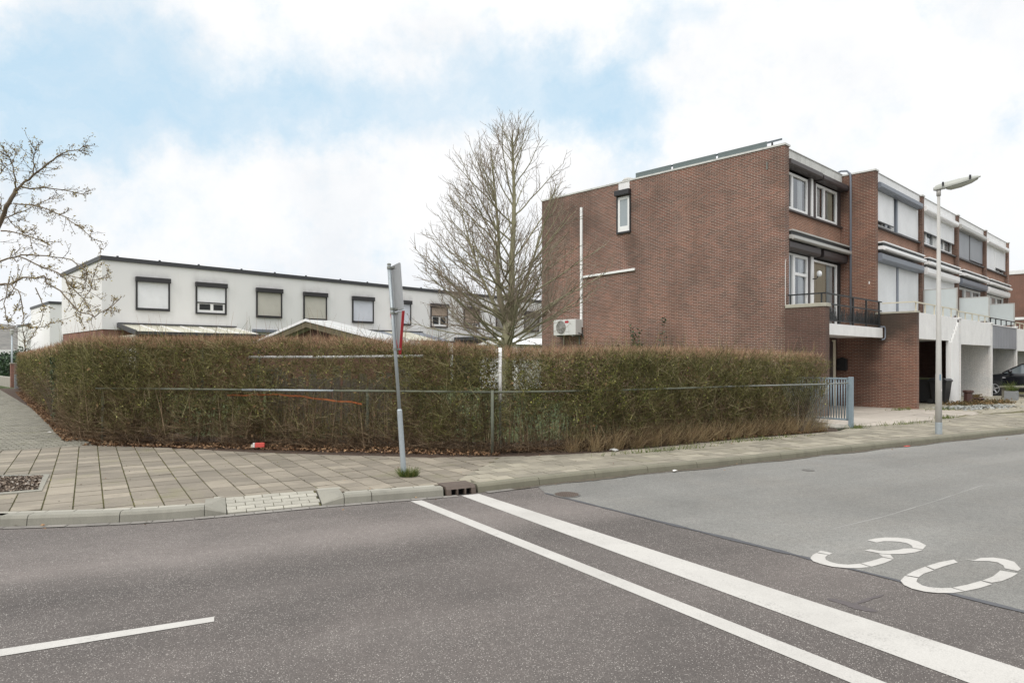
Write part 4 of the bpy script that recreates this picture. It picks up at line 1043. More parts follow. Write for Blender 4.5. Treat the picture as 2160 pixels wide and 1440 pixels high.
for i in range(NB):
    z0 = 1.72 + 4.6 * ((i + random.random()) / NB) ** 1.22
    ga += 2.399963 + random.gauss(0, .2)
    if z0 < 2.3: p = Vector((0, 0, z0)) + Vector((math.cos(ga), math.sin(ga), 0)) * .07
    else:
        ldr = lead1 if z0 > 5.6 else random.choice([lead1, lead1, lead2, lead2, lead3, lead4])
        tt = (z0 - ldr[0].z) / (ldr[-1].z - ldr[0].z)
        if tt > .95: ldr = lead1; tt = (z0 - ldr[0].z) / (ldr[-1].z - ldr[0].z)
        p, _ = along(ldr, max(0, min(.97, tt)))
    hfrac = (z0 - 1.7) / 5.2; rr = math.hypot(p.x, p.y)
    el = math.radians(14 + 36 * min(1, hfrac * 1.5) + random.uniform(-8, 12))
    if hfrac < .1: el = math.radians(random.uniform(0, 34))
    az = ga if rr < .25 else math.atan2(p.y, p.x) + random.gauss(0, .9)
    L = 3.2
    while L > .3 and rr + L * math.cos(el + .22) * .97 > crown(z0 + L * math.sin(el + .22)): L -= .05
    L *= random.uniform(.80, 1.04)
    dv = Vector((math.cos(az) * math.cos(el), math.sin(az) * math.cos(el), math.sin(el)))
    r0 = max(.009, .026 * (L / 2.4) ** .8)
    pts = grow(big, p, dv, L, r0, .0046, 9, .40, .075, 5)
    twiggy(pts, L, 1, r0)
for ld in (lead1, lead2, lead3, lead4): twiggy(ld[3:], 1.7, 1, .012)
big.build('branches', M['bark_green'], tr, smooth=True); fine.build('twigs', M['bark_grey'], tr)

yt = thing('street_tree', 'budding street tree reaching in at the left with drooping twigs', 'tree', (-7.0, 8.3, .1))
YO = Vector((-7.0, 8.3, .1)); big, fine = MB(), MB(); buds = []
MB().tube([Vector(p) - YO for p in ((-7.0, 8.3, 0), (-7.02, 8.3, .9), (-6.98, 8.32, 1.8), (-7.02, 8.3, 2.6))], [.17, .14, .125, .11], 12).build('trunk', M['bark_yard'], yt, smooth=True)
def limb(px, d0, d1, r0, r1, nt, tl_, droop=0.0, start=None):
    n = len(px); pts = [Vector(P(x, y, d0 + (d1 - d0) * i / (n - 1) + random.gauss(0, .05))) - YO for i, (x, y) in enumerate(px)]
    if start is not None: pts = [Vector(start) - YO] + pts
    fine_pts = []
    for i in range(len(pts) - 1):
        for k in range(3): fine_pts.append(pts[i].lerp(pts[i + 1], k / 3) + rv(.006))
    fine_pts.append(pts[-1])
    m = len(fine_pts)
    r0 *= .8
    big.tube(fine_pts, [r0 + (r1 - r0) * (i / (m - 1)) for i in range(m)], 6, False)
    for i in range(int(nt * .8)):
        t = random.uniform(.08, 1); p, dv = along(fine_pts, min(t, .999)); L = tl_ * .58 * random.uniform(.35, 1.15)
        d_ = side_dir(dv, random.uniform(.45, 1.15), random.uniform(0, 2 * PI)); d_.z += random.uniform(-.35, .28) + droop
        q = grow(fine, p, d_, L, .0038, .0018, 4, .22 + droop, .16, 3)
        for a in q[1:]:
            if random.random() < .8: buds.append(a + rv(.008))
        for _ in range(random.randint(1, 3)):
            p2, dv2 = along(q, random.uniform(.2, .95)); d2 = side_dir(dv2, .8, random.uniform(0, 6.28)); d2.z += .2
            q2 = grow(fine, p2, d2, L * .4, .003, .0014, 2, .3, .15, 3); buds.extend([a + rv(.006) for a in q2[1:]])
    for i in range(int(m * 2.2)):
        p, _ = along(fine_pts, random.uniform(.1, .999)); buds.append(p + rv(.016))
top = (-7.02, 8.3, 2.6)
limb([(-60, 540), (-15, 500), (6, 457), (18, 427), (34, 399)], 8.2, 8.0, .040, .023, 10, .5, start=top)
limb([(34, 399), (61, 378), (92, 353), (122, 330), (156, 317), (183, 307)], 8.0, 7.8, .018, .0035, 34, .34)
limb([(34, 399), (30, 370), (24, 340), (10, 318)], 8.0, 7.7, .012, .003, 20, .40)
limb([(70, 370), (72, 340), (72, 312)], 7.9, 7.8, .010, .003, 14, .32)
limb([(45, 395), (95, 396), (150, 404), (182, 412)], 8.0, 8.3, .013, .003, 18, .32)
limb([(25, 430), (70, 432), (110, 445), (150, 465), (178, 485), (195, 505)], 8.0, 7.5, .011, .003, 30, .34)
limb([(8, 460), (50, 445), (90, 425), (120, 410)], 8.0, 8.4, .010, .003, 14, .35)
limb([(2, 485), (40, 492), (80, 505), (110, 520)], 8.0, 7.7, .012, .003, 18, .34)
limb([(-50, 560), (0, 550), (46, 538), (98, 538), (150, 549), (185, 573), (175, 610)], 8.2, 7.6, .017, .003, 34, .36, start=top)
limb([(40, 543), (90, 561), (131, 580), (158, 612), (183, 641), (199, 668)], 7.9, 7.4, .011, .003, 32, .32)
limb([(-55, 610), (0, 600), (24, 598), (46, 586), (92, 583), (101, 598), (138, 625), (165, 656), (199, 668), (232, 647), (257, 625)], 8.2, 7.2, .019, .003, 42, .30, start=(-7.0, 8.3, 2.4))
limb([(24, 598), (43, 622), (49, 658), (48, 684), (14, 694), (-30, 690)], 7.9, 7.6, .009, .003, 12, .22, -.2)
limb([(48, 684), (62, 691), (92, 688), (122, 679), (156, 666)], 7.7, 7.6, .007, .002, 8, .16, -.1)
limb([(76, 606), (90, 640), (92, 665), (80, 692), (66, 712)], 7.8, 7.7, .008, .002, 8, .18, -.1)
limb([(20, 590), (8, 640), (16, 683), (30, 660), (42, 630)], 7.8, 7.9, .007, .002, 8, .2, -.1)
limb([(138, 586), (150, 620), (165, 660), (172, 675)], 7.8, 7.5, .007, .002, 12, .2)
limb([(131, 580), (170, 585), (200, 592), (235, 575)], 7.8, 7.4, .008, .002, 14, .24)
limb([(165, 656), (190, 610), (205, 560), (215, 520)], 7.6, 7.7, .006, .002, 10, .2)
limb([(-30, 470), (0, 440), (25, 470), (60, 500), (75, 540)], 8.3, 8.5, .010, .003, 22, .34)
limb([(-30, 390), (0, 365), (20, 345), (38, 322)], 8.3, 8.5, .010, .003, 18, .34)
limb([(-60, 640), (-10, 640), (20, 625), (50, 560)], 8.3, 8.4, .010, .003, 12, .28)
big.build('branches', M['bark_yard'], yt, smooth=True); fine.build('twigs', M['bark_brown'], yt)
B_ = np.array([tuple(b) for b in buds]); B_ = np.concatenate([B_ + rng.normal(0, .010, B_.shape) for _ in range(2)])
V, Q = leaf_arrays(B_, rng.uniform(.006, .0125, len(B_)), -.4); np_mesh('buds', V, Q, M['buds'], yt)

# ------------------------------------------------------------------ house kit (local frame: x along the street front, -y towards the street)
def window(par, x0, x1, z0, z1, y, mull=(), fw=.06, trans=None, mat='white_pvc', glass_=True, back=True, name='window', curtain=None):
    b = MB(); h = .035
    b.box(x0, x0 + fw, y - h, y + h, z0, z1).box(x1 - fw, x1, y - h, y + h, z0, z1).box(x0 + fw, x1 - fw, y - h, y + h, z0, z0 + fw * 1.25).box(x0 + fw, x1 - fw, y - h, y + h, z1 - fw, z1)
    for m_ in mull: b.box(m_ - fw * .8, m_ + fw * .8, y - h + .004, y + h - .004, z0 + fw * 1.25, z1 - fw)
    if trans:
        for (a, c, z) in trans: b.box(a, c, y - h + .006, y + h - .006, z - fw * .5, z + fw * .5)
    f = b.build(name, M[mat], par, .006)
    if glass_: MB().poly([(x0 + .02, y + .008, z0 + .02), (x1 - .02, y + .008, z0 + .02), (x1 - .02, y + .008, z1 - .02), (x0 + .02, y + .008, z1 - .02)]).build('pane', M['pane'], f)
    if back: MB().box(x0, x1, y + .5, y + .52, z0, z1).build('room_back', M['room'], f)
    if curtain:
        for (a, c, m_) in curtain:
            cb = MB(); n = max(6, int((c - a) / .03))
            for i in range(n):
                u0, u1 = a + (c - a) * i / n, a + (c - a) * (i + 1) / n
                v0, v1 = y + .075 + .02 * math.sin(i * 1.3), y + .075 + .02 * math.sin((i + 1) * 1.3)
                cb.poly([(u0, v0, z0 + .03), (u1, v1, z0 + .03), (u1, v1, z1 - .03), (u0, v0, z1 - .03)])
            cb.build('curtain', M[m_], f, 0, True)
    return f
def roller(par, x0, x1, zb, zt, y, mat, rail='dark_box', slot=True):
    s = MB().box(x0, x1, y - .012, y + .008, zb, zt).build('roller_shutter', M[mat], par)
    MB().box(x0 - .002, x1 + .002, y - .02, y + .012, zb - .035, zb - .001).build('bottom_rail', M[rail], s)
    return s
def sbox(par, x0, x1, z0, z1, y0, y1, mat, name='shutter_box'):
    """shutter casing with a sloped front"""
    b = MB(); k = .28 * (z1 - z0)
    b.extrude([(x0, y1, z0), (x0, y0 + .03, z0), (x0, y0, z0 + k), (x0, y0, z1 - k * .4), (x0, y0 + .05, z1), (x0, y1, z1)], (x1 - x0, 0, 0))
    return b.build(name, M[mat], par, .006)
def awning(par, x0, x1, z0, z1, y0, y1, m1='light_grey_metal', m2='black_metal'):
    b = MB(); h = z1 - z0
    b.box(x0, x1, y0, y1, z1 - h * .14, z1).box(x0, x1, y0 + .03, y1, z0 + h * .12, z0 + h * .50)
    b.extrude([(x0, y0 - .05, z0 + h * .40), (x0, y0 - .05, z0 + h * .10), (x0, y0 + .02, z0), (x0, y0 + .06, z0 + h * .45)], (x1 - x0, 0, 0))
    a = b.build('awning', M[m1], par, .004)
    MB().box(x0 + .01, x1 - .01, y0 + .05, y1, z0 + h * .505, z1 - h * .145).build('awning_gap', M[m2], a)
    return a
def rail_run(par, pts, z, m, posts, zp, rr=.022):
    b = MB()
    for a, c in zip(pts, pts[1:]):
        v = Vector((c[0] - a[0], c[1] - a[1], 0)); n = Vector((-v.y, v.x, 0)).normalized() * rr
        b.extrude([(a[0] - n.x, a[1] - n.y, z - .018), (c[0] - n.x, c[1] - n.y, z - .018), (c[0] + n.x, c[1] + n.y, z - .018), (a[0] + n.x, a[1] + n.y, z - .018)], (0, 0, .036))
    r = b.build('railing', M[m], par)
    for (x, y) in posts: MB().box(x - .018, x + .018, y - .018, y + .018, zp, z - .019).build('rail_post', M[m], r)
    return r

HX, HY_ = 7.587, 18.67
def at_s(s, q=0, z=0): return (HX + U[0] * s + V_[0] * q, HY_ + U[1] * s + V_[1] * q, z)

# ---- end house
h1 = thing('terraced_house', 'end brick house with large bare gable wall and black balcony railing', 'house', at_s(0), ROW, 'brick terraced houses in a row')
MB().box(0, .28, 0, 9.37, .02, 7.58).build('wall', M['brick_gable'], h1)
MB().box(.004, .284, -1.1, -.002, .02, 3.03).build('wall', M['brick_stained'], h1)
MB().box(.28, 4.56, .2, .42, 5.3, 5.88).build('wall', M['brick_facade'], h1)
MB().box(.28, 4.58, 9.1, 9.36, .02, 7.5).build('wall', M['brick'], h1)
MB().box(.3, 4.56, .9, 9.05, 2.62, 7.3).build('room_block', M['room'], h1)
MB().box(.282, 4.57, .34, 9.2, 7.42, 7.5).build('roof', M['roof_felt'], h1)
MB().box(.285, 4.575, .16, .34, 7.27, 7.62).build('fascia', M['fascia'], h1)
MB().box(.283, 4.577, .14, .36, 7.622, 7.645).build('roof_trim', M['light_grey_metal'], h1)
MB().box(-.025, .31, -.03, 9.4, 7.582, 7.635).build('wall_capping', M['fascia'], h1)
MB().box(-.02, .32, -1.13, -.02, 3.032, 3.13).build('wall_capping', M['coping'], h1, .01)
# upper windows
sbox(h1, .285, 2.50, 7.08, 7.27, -.06, .2, 'brown_box'); sbox(h1, 2.58, 4.56, 7.06, 7.25, -.06, .2, 'brown_box')
window(h1, .29, 2.02, 5.93, 7.02, .24, (.97,), .075, curtain=[(1.55, 1.9, 'curtain_white')])
window(h1, 2.62, 4.28, 5.93, 7.02, .24, (3.28,), .075, curtain=[(2.7, 3.2, 'curtain_white'), (3.7, 4.15, 'curtain')])
for a_, c_ in ((2.03, 2.2), (2.37, 2.61), (4.30, 4.55)): MB().box(a_, c_, .2, .28, 5.93, 7.06).build('window_panel', M['brown_box'], h1)
MB().box(2.22, 2.35, .17, .27, 5.9, 7.1).build('window_post', M['white_pvc'], h1, .01)
MB().box(.285, 4.55, .13, .42, 5.87, 5.925).build('window_sill', M['brown_box'], h1, .006)
# awning and lower window
awning(h1, .30, 4.57, 4.98, 5.27, -.10, .2)
sbox(h1, .30, 2.45, 4.72, 4.97, -.02, .2, 'brown_box'); sbox(h1, 2.68, 4.57, 4.72, 4.97, -.02, .2, 'brown_box')
MB().box(.285, 4.56, .2, .42, 4.7, 5.298).build('lintel_panel', M['black_metal'], h1)
window(h1, .29, 1.05, 2.66, 4.69, .24, (), .05, curtain=[(.3, 1.0, 'curtain_white')])
dr = window(h1, 1.06, 2.03, 2.62, 4.69, .24, (), .09, [(1.15, 1.94, 4.12)], name='balcony_door', curtain=[(1.6, 1.95, 'curtain_white')])
MB().box(1.85, 1.97, .18, .2, 3.55, 3.58).build('door_handle', M['light_grey_metal'], dr)
MB().box(2.04, 2.18, .2, .28, 2.6, 4.7).build('window_panel', M['brown_box'], h1)
MB().box(2.20, 2.38, .17, .27, 2.6, 4.72).build('window_post', M['white_pvc'], h1, .01)
window(h1, 2.42, 4.28, 2.66, 4.66, .24, (), .06, curtain=[(2.47, 2.62, 'curtain_white'), (2.72, 3.62, 'curtain'), (3.7, 4.2, 'curtain_white')])
MB().box(4.30, 4.55, .2, .28, 2.6, 4.7).build('window_panel', M['black_metal'], h1)
wl = MB(); wl.tube([(2.3, .17, 4.05), (2.3, .05, 4.05), (2.3, .02, 4.12)], .014, 8).build('wall_light', M['black_metal'], h1)
lg = MB().lathe([(.005, 4.11), (.055, 4.12), (.078, 4.19), (.06, 4.26), (.02, 4.29)], 14, (2.36, .0)); lg.build('light_globe', M['curtain_white'], h1, 0, True)
# balcony
bal = MB().box(.286, 4.45, -1.08, .2, 2.30, 2.42).box(.286, 4.45, -1.10, -1.0, 2.28, 2.585).build('balcony', M['parapet_white'], h1, .006)
MB().box(.287, 4.44, -.998, .19, 2.425, 2.56).build('balcony_floor', M['coping'], bal)
rl = rail_run(h1, [(.14, -.03), (.14, -1.04), (4.5, -1.04)], 3.40, 'black_metal', [(.14, -.10), (.14, -.95)], 3.13)
for x in (1.1, 2.15, 3.2, 4.3): MB().box(x - .022, x + .022, -1.062, -1.018, 2.59, 3.381).build('rail_post', M['black_metal'], rl)
mr = MB().box(.29, 4.5, -1.055, -1.03, 3.10, 3.14).box(.29, 4.5, -1.055, -1.03, 2.66, 2.69)
for i in range(380):      # reed pattern of the infill
    x = random.uniform(.32, 4.42); 
    if 1.4 < x < 1.75 and random.random() < .6: continue
    zt = random.uniform(2.80, 3.09); lx = random.gauss(0, .06)
    mr.extrude([(x - .012, -1.03, 2.69), (x + .014, -1.03, 2.69), (x + lx + .004, -1.03, zt), (x + lx - .004, -1.03, zt)], (0, .006, 0))
mr.build('reed_infill', M['black_metal'], rl)
MB().tube([(4.42, -1.02, 2.62), (4.52, -1.13, 2.63), (4.545, -1.14, 2.56), (4.545, -1.14, 2.3), (4.50, -1.13, 2.24), (4.40, -1.08, 2.22)], .022, 8).build('overflow_pipe', M['slate_box'], h1, smooth=True)
# porch behind the balcony
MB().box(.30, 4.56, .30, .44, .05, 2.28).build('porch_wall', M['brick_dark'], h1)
fd = MB().box(3.72, 4.10, .262, .298, .12, 2.18).build('front_door', M['brown_box'], h1, .01)
MB().box(3.64, 3.71, .25, .298, .10, 2.24).box(4.11, 4.30, .255, .298, .10, 2.24).build('door_frame', M['cream_metal'], fd)
# side wall fittings: slit window, ducts
swf = MB(); y0, y1 = 5.27, 5.76
swf.box(-.03, -.002, y0, y0 + .085, 5.92, 7.10).box(-.03, -.002, y1 - .085, y1, 5.92, 7.10).box(-.03, -.002, y0 + .085, y1 - .085, 5.92, 6.10).box(-.03, -.002, y0 + .085, y1 - .085, 7.0, 7.10)
sw = swf.build('window', M['white_pvc'], h1, .006)
MB().box(-.014, -.004, y0 + .08, y1 - .08, 6.08, 7.02).build('pane', plain('slit_glass', (.30, .34, .36), .08, .06, spec=.8), sw)
b = MB(); b.box(-.055, -.003, y0 - .045, y0 - .004, 5.86, 7.12).box(-.055, -.003, y1 + .004, y1 + .045, 5.86, 7.12).box(-.065, -.003, y0 - .04, y1 + .04, 5.855, 5.915).build('window_sill', M['dark_box'], sw)
sbox_m = MB(); sbox_m.box(-.17, -.002, y0 - .05, y1 + .06, 7.13, 7.31).build('shutter_box', M['dark_box'], sw, .015)
MB().box(-.012, -.002, y0 + .02, y1 - .02, 7.315, 7.575).build('wall_panel', M['fascia_clean'], h1)
MB().box(-.07, -.004, 7.33, 7.42, 2.75, 7.03).build('cable_duct', M['white_pvc'], h1, .01)
dct = MB().extrude([(-.065, 5.05, 4.56), (-.065, 7.328, 4.50), (-.065, 7.328, 4.57), (-.065, 5.05, 4.64)], (.06, 0, 0)).build('cable_duct', M['white_pvc'], h1, .008)
MB().lathe([(.09, 7.45), (.09, 7.74), (.2, 7.75), (.21, 7.79), (.16, 7.85), (.07, 7.88)], 16, (.55, 5.75)).build('roof_vent', M['lamp_grey'], h1)
MB().tube([(-.03, .5, 7.2), (-.012, .5, 7.0)], .02, 6).build('wall_anchor', M['galv_dull'], h1)
fl = MB(); 
for i in range(12): fl.box(-.006, -.002, .012, .02, 3.3 + i * .12, 3.36 + i * .12)
MB().tube([(.02, -.012, 3.1), (.02, -.012, 4.3), (.02, -.03, 4.4)], .008, 6).build('wall_cable', M['white_pvc'], h1)

# things fixed to or standing on it
for i, (a, c) in enumerate(((.55, 2.05), (2.15, 3.62), (3.72, 5.06))):
    lab = ('dark roof panel nearest the front edge of the brick gable roof', 'dark roof panel in the middle of the three on the brick gable roof', 'dark roof panel beside the round roof vent on the brick gable roof')[i]
    sp = thing('solar_panel', lab, 'solar panel', at_s(.06, a, 7.54), ROW, 'solar panels on the gable roof')
    MB().extrude([(0, 0, .20), (0, c - a, .20), (0, c - a, .26), (0, 0, .26)], (1.0, 0, .34)).build('panel', plain('solar_glass', (.05, .075, .085), .2, .1), sp, .004)
    MB().box(-.02, .015, -.01, c - a + .01, .115, .27).build('frame', plain('panel_frame', (.13, .16, .16), .4, .1), sp)
    for k in (.2, c - a - .2): MB().box(.1, .14, k, k + .04, .0, .24).box(.8, .84, k, k + .04, 0, .47).build('bracket', M['galv_dull'], sp)
ac = thing('air_conditioner', 'white air conditioner unit with round fan grille on the gable wall', 'air conditioner', at_s(-.02, 7.85, 2.45), ROW)
MB().box(-.40, -.06, -.53, .53, .02, .58).build('case', plain('ac_case', (.60, .60, .58), .5, .08), ac, .015)
g = MB()
for r in np.linspace(.04, .23, 7):
    pts = [(-.408, .16 + r * math.cos(t), .30 + r * math.sin(t)) for t in np.linspace(0, 2 * PI, 25)]; g.tube(pts, .006, 4, False)
for t in np.linspace(0, 2 * PI, 9)[:-1]: g.tube([(-.408, .16, .30), (-.408, .16 + .235 * math.cos(t), .30 + .235 * math.sin(t))], .006, 4, False)
g.build('fan_grille', M['lamp_grey'], ac)
MB().lathe([(.23, 0), (.23, .004)], 24).xf(Matrix.Translation((-.402, .16, .30)) @ Matrix.Rotation(-PI / 2, 4, 'Y')).build('fan_recess', M['iron_grey'], ac)
MB().box(-.404, -.401, -.20, -.03, .45, .53).build('badge', M['red_paint'], ac)
for y in (-.38, .38): MB().box(-.40, .0, y - .02, y + .02, -.03, .018).box(-.03, .012, y - .02, y + .02, -.3, -.03).build('bracket', M['galv_dull'], ac)
MB().tube([(-.25, -.54, .1), (-.2, -.62, .05), (-.05, -.60, -.1), (0.0, -.45, .3)], .018, 6).build('hose', M['black_plastic'], ac)
mb = MB().extrude([(0, 0, 0), (0, .30, 0), (0, .30, .36), (0, .15, .43), (0, 0, .36)], (-.14, 0, 0)).build('letter_box', M['black_plastic'], None, .012)
mb.location = at_s(4.575, -.02, 1.25); mb.rotation_euler = (0, 0, ROW); tag(mb, 'black letter box on the brick wall in the shaded porch', 'letter box')

# ---- the other houses
def row_house(k, lab, f):
    s0 = 4.58 + 4.87 * (k - 2)
    h = thing('terraced_house', lab, 'house', at_s(s0), ROW, 'brick terraced houses in a row')
    lower_white = k >= 3
    MB().box(0, .25, -.84, 9.37, 3.04, 7.58).build('wall', M['brick_party'] if k == 2 else M['brick_fin'], h)
    if lower_white:
        MB().box(.02, .23, -1.9, .3, .02, 3.03).build('wall', M['brick_dark'] if k == 3 else M['brick_white'], h)
        MB().box(-.03 if k == 3 else -.01, .25, -2.0, -1.9, .02, 3.03).build('wall', M['brick_white'], h)
    else:
        MB().box(0, .25, -2.0, 9.37, .02, 3.03).build('wall', M['brick_party'], h)
    MB().box(-.02, .27, -2.03, -.845, 3.032, 3.09).build('wall_capping', M['coping'] if k == 2 else M['parapet_white'], h, .008)
    MB().box(-.025, .275, -.87, 9.4, 7.582, 7.63).build('wall_capping', M['fascia'], h)
    MB().box(.25, 4.87, -.70, -.45, 5.30, 5.85).build('wall', M['brick_facade'], h)
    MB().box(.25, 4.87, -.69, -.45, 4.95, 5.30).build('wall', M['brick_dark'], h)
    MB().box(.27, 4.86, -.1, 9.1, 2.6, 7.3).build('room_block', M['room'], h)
    MB().box(.26, 4.865, -.5, 9.2, 7.38, 7.46).build('roof', M['roof_felt'], h)
    MB().box(.25, 4.87, 9.1, 9.36, .02, 7.5).build('wall', M['brick'], h)
    fs = MB(); fs.box(.252, 2.55, -.76, -.55, 7.27, 7.60).box(2.556, 4.868, -.76, -.55, 7.27, 7.60).build('fascia', M['fascia_clean'] if k != 2 else M['fascia_clean'], h)
    MB().box(.25, 4.87, -.78, -.53, 7.602, 7.625).build('roof_trim', M['light_grey_metal'], h)
    zb = f.get('zb', 7.06)
    sbox(h, .255, 4.66, zb, 7.26, -.94, -.70, f['box'])
    # upper windows behind their shutters
    sy = -.72
    wl_ = window(h, .27, 2.30, 5.92, zb, -.60, (1.3,), .085, mat='white_pvc', curtain=[(.4, 2.2, 'curtain_white')])
    wr_ = window(h, 2.62, 4.86, 5.92, zb, -.60, (3.7,), .085, mat='white_pvc', curtain=[(2.7, 4.7, 'curtain_white')])
    MB().box(2.31, 2.61, -.66, -.56, 5.9, zb).build('window_panel', M['white_pvc'], h)
    pm = f.get('post', 'white_pvc'); MB().box(2.38, 2.52, -.74, -.665, 5.9, zb).build('shutter_guide', M[pm], h)
    roller(h, .27, f.get('xa', 2.37), f['a'], zb - .002, sy, f['sh']); roller(h, f.get('xb', 2.53), 4.80, f['b'], zb - .002, sy, f['sh'])
    MB().box(.25, 4.87, -.80, -.5, 5.852, 5.90).build('window_sill', M['dark_box'], h, .005)
    awning(h, .27, 4.60, 5.08, 5.36, -1.02, -.70, f.get('aw', 'white_metal'), f.get('aw2', 'black_metal'))
    # lower windows and door
    sbox(h, .255, 4.68, 4.74, 5.0, -.97, -.70, f['box2'])
    if f.get('lower') is not None:
        roller(h, .27, 2.37, f['lower'], 4.738, sy, f['sh2']); roller(h, 2.55, 4.82, f['lower'], 4.738, sy, f['sh2'])
        MB().box(2.38, 2.54, -.76, -.665, 2.5, 4.738).build('shutter_guide', M[f.get('post2', 'white_pvc')], h)
        window(h, .27, 4.86, 2.5, 4.73, -.58, (1.3, 2.45, 3.6), .08)
    else:
        window(h, .27, 1.0, 2.5, 4.73, -.6, (), .07, curtain=[(.3, .9, 'curtain_white')])
        window(h, 1.02, 2.1, 2.45, 4.73, -.6, (), .10, [(1.12, 2.0, 4.0)], name='balcony_door')
        window(h, 2.14, 4.86, 2.5, 4.73, -.6, (3.4,), .08, curtain=[(2.3, 4.6, 'curtain_white')])
        MB().box(2.102, 2.138, -.66, -.56, 2.5, 4.73).build('window_post', M['white_pvc'], h)
    # balcony and carport
    MB().box(.25, 4.84, -1.88, -.45, 2.25, 2.42).build('balcony_floor', M['parapet_white'], h)
    pz = f['par']
    if f.get('ribbed'):
        pb = MB(); n = 15; w_ = 4.56 / n
        for i in range(n): pb.box(.27 + i * w_ + .012, .27 + (i + 1) * w_ - .012, -2.02, -1.97, pz[0], pz[1])
        pb.box(.27, 4.83, -1.968, -1.9, pz[0] + .01, pz[1] - .01)
        pp = pb.build('balcony_front', M['sh_grey'], h)
        MB().box(.26, 4.84, -2.04, -1.89, pz[1] + .002, pz[1] + .04).build('front_trim', M['white_metal'], pp)
    else:
        MB().box(.26, 4.84, -1.985, -1.89, pz[0], pz[1]).build('balcony_front', M['parapet_white'], h, .006)
    rail_run(h, f.get('rp', [(-.0, -1.95), (4.87, -1.95)]), f.get('rz', 3.31), f.get('rm', 'cream_metal'), [(x, -1.95) for x in (.12, 1.05, 2.05, 3.05, 4.05)], pz[1] - .02)
    if k >= 3:
        dv = MB().box(.10, .125, -1.88, -.90, 3.16, 4.12).build('divider', M['frost'], h)
        MB().box(.095, .13, -1.90, -.87, 4.122, 4.16).box(.095, .13, -1.925, -1.882, 3.1, 4.16).box(.095, .13, -.898, -.86, 3.1, 4.12).build('divider_frame', M['light_grey_metal'], dv)
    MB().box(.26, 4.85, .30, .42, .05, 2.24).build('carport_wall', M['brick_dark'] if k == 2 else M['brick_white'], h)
    return h
hA = row_house(2, 'brick terraced house with pale shutters under slate blue shutter boxes next to the end house', dict(box='slate_box', box2='slate_box', sh='sh_white', sh2='sh_pale', a=6.10, b=5.95, post='slate_box', post2='slate_box', lower=2.9, par=(2.24, 3.05), rp=[(-.05, -1.06), (-.05, -1.95), (4.87, -1.95)], rz=3.36, xa=2.1))
MB().tube([(-.045, .35, 7.70), (-.045, .18, 7.75), (-.045, .0, 7.72), (-.045, -.10, 7.62), (-.045, -.12, 7.45), (-.045, -.12, 2.5)], .032, 10).build('downpipe', M['slate_box'], hA, smooth=True)
MB().box(-.006, 0, -.68, -.65, 4.0, 4.09).build('wall_plate', M['white_pvc'], hA)
rib = MB()
for i in range(6):
    x = 3.62 + i * .175; rib.box(x, x + .125, -2.05, -1.99, .06, 2.2 + i * .14)
rib.box(3.6, 4.66, -1.988, -1.90, .05, 2.24)
rib.build('carport_boarding', M['white_pvc'], hA, .006)
MB().box(4.70, 4.80, -2.01, -1.93, .05, 3.0).build('downpipe', M['brown_box'], hA)
hB = row_house(3, 'brick terraced house with white shutters half lowered and white shutter boxes', dict(box='white_metal', box2='white_metal', sh='sh_white', sh2='sh_pale', a=6.40, b=6.38, lower=2.9, par=(2.14, 3.05)))
hC = row_house(4, 'brick terraced house with grey shutters and dark grey ribbed balcony front', dict(box='light_grey_metal', box2='slate_box', sh='sh_grey', sh2='sh_grey', a=5.95, b=6.02, post='dark_box', par=(2.05, 2.98), ribbed=True, rm='black_metal', rz=3.28))
hD = row_house(5, 'brick terraced house with white shutters at the far right end of the row', dict(box='white_metal', box2='white_metal', sh='sh_white', sh2='sh_pale', a=5.90, b=6.12, par=(1.97, 3.0), rz=3.27))
MB().box(4.87, 5.12, -.84, 9.37, .02, 7.58).build('wall', M['brick'], hD); MB().box(4.85, 5.14, -.87, 9.4, 7.582, 7.63).build('wall_capping', M['fascia'], hD)
MB().box(4.872, 5.118, -2.0, -.845, .02, 3.03).build('wall', M['brick_white'], hD)
lt = MB().lathe([(.10, 2.20), (.13, 2.23), (.13, 2.249)], 14, (2.6, -1.0)); lt.build('carport_lamp', M['dark_box'], hC)
# far brick building
fbk = thing('brick_building', 'brown brick building with white roof band beyond the far end of the row', 'building', at_s(36), ROW)
MB().box(0, 12, -12, 3, 0, 7.15).build('wall', M['brick_far'], fbk); MB().box(-.06, 12.06, -12.06, 3.06, 7.152, 7.4).build('roof_band', M['fascia_clean'], fbk)
MB().box(-.05, -.004, -12, 3, 4.15, 4.32).build('wall_band', M['fascia_clean'], fbk)

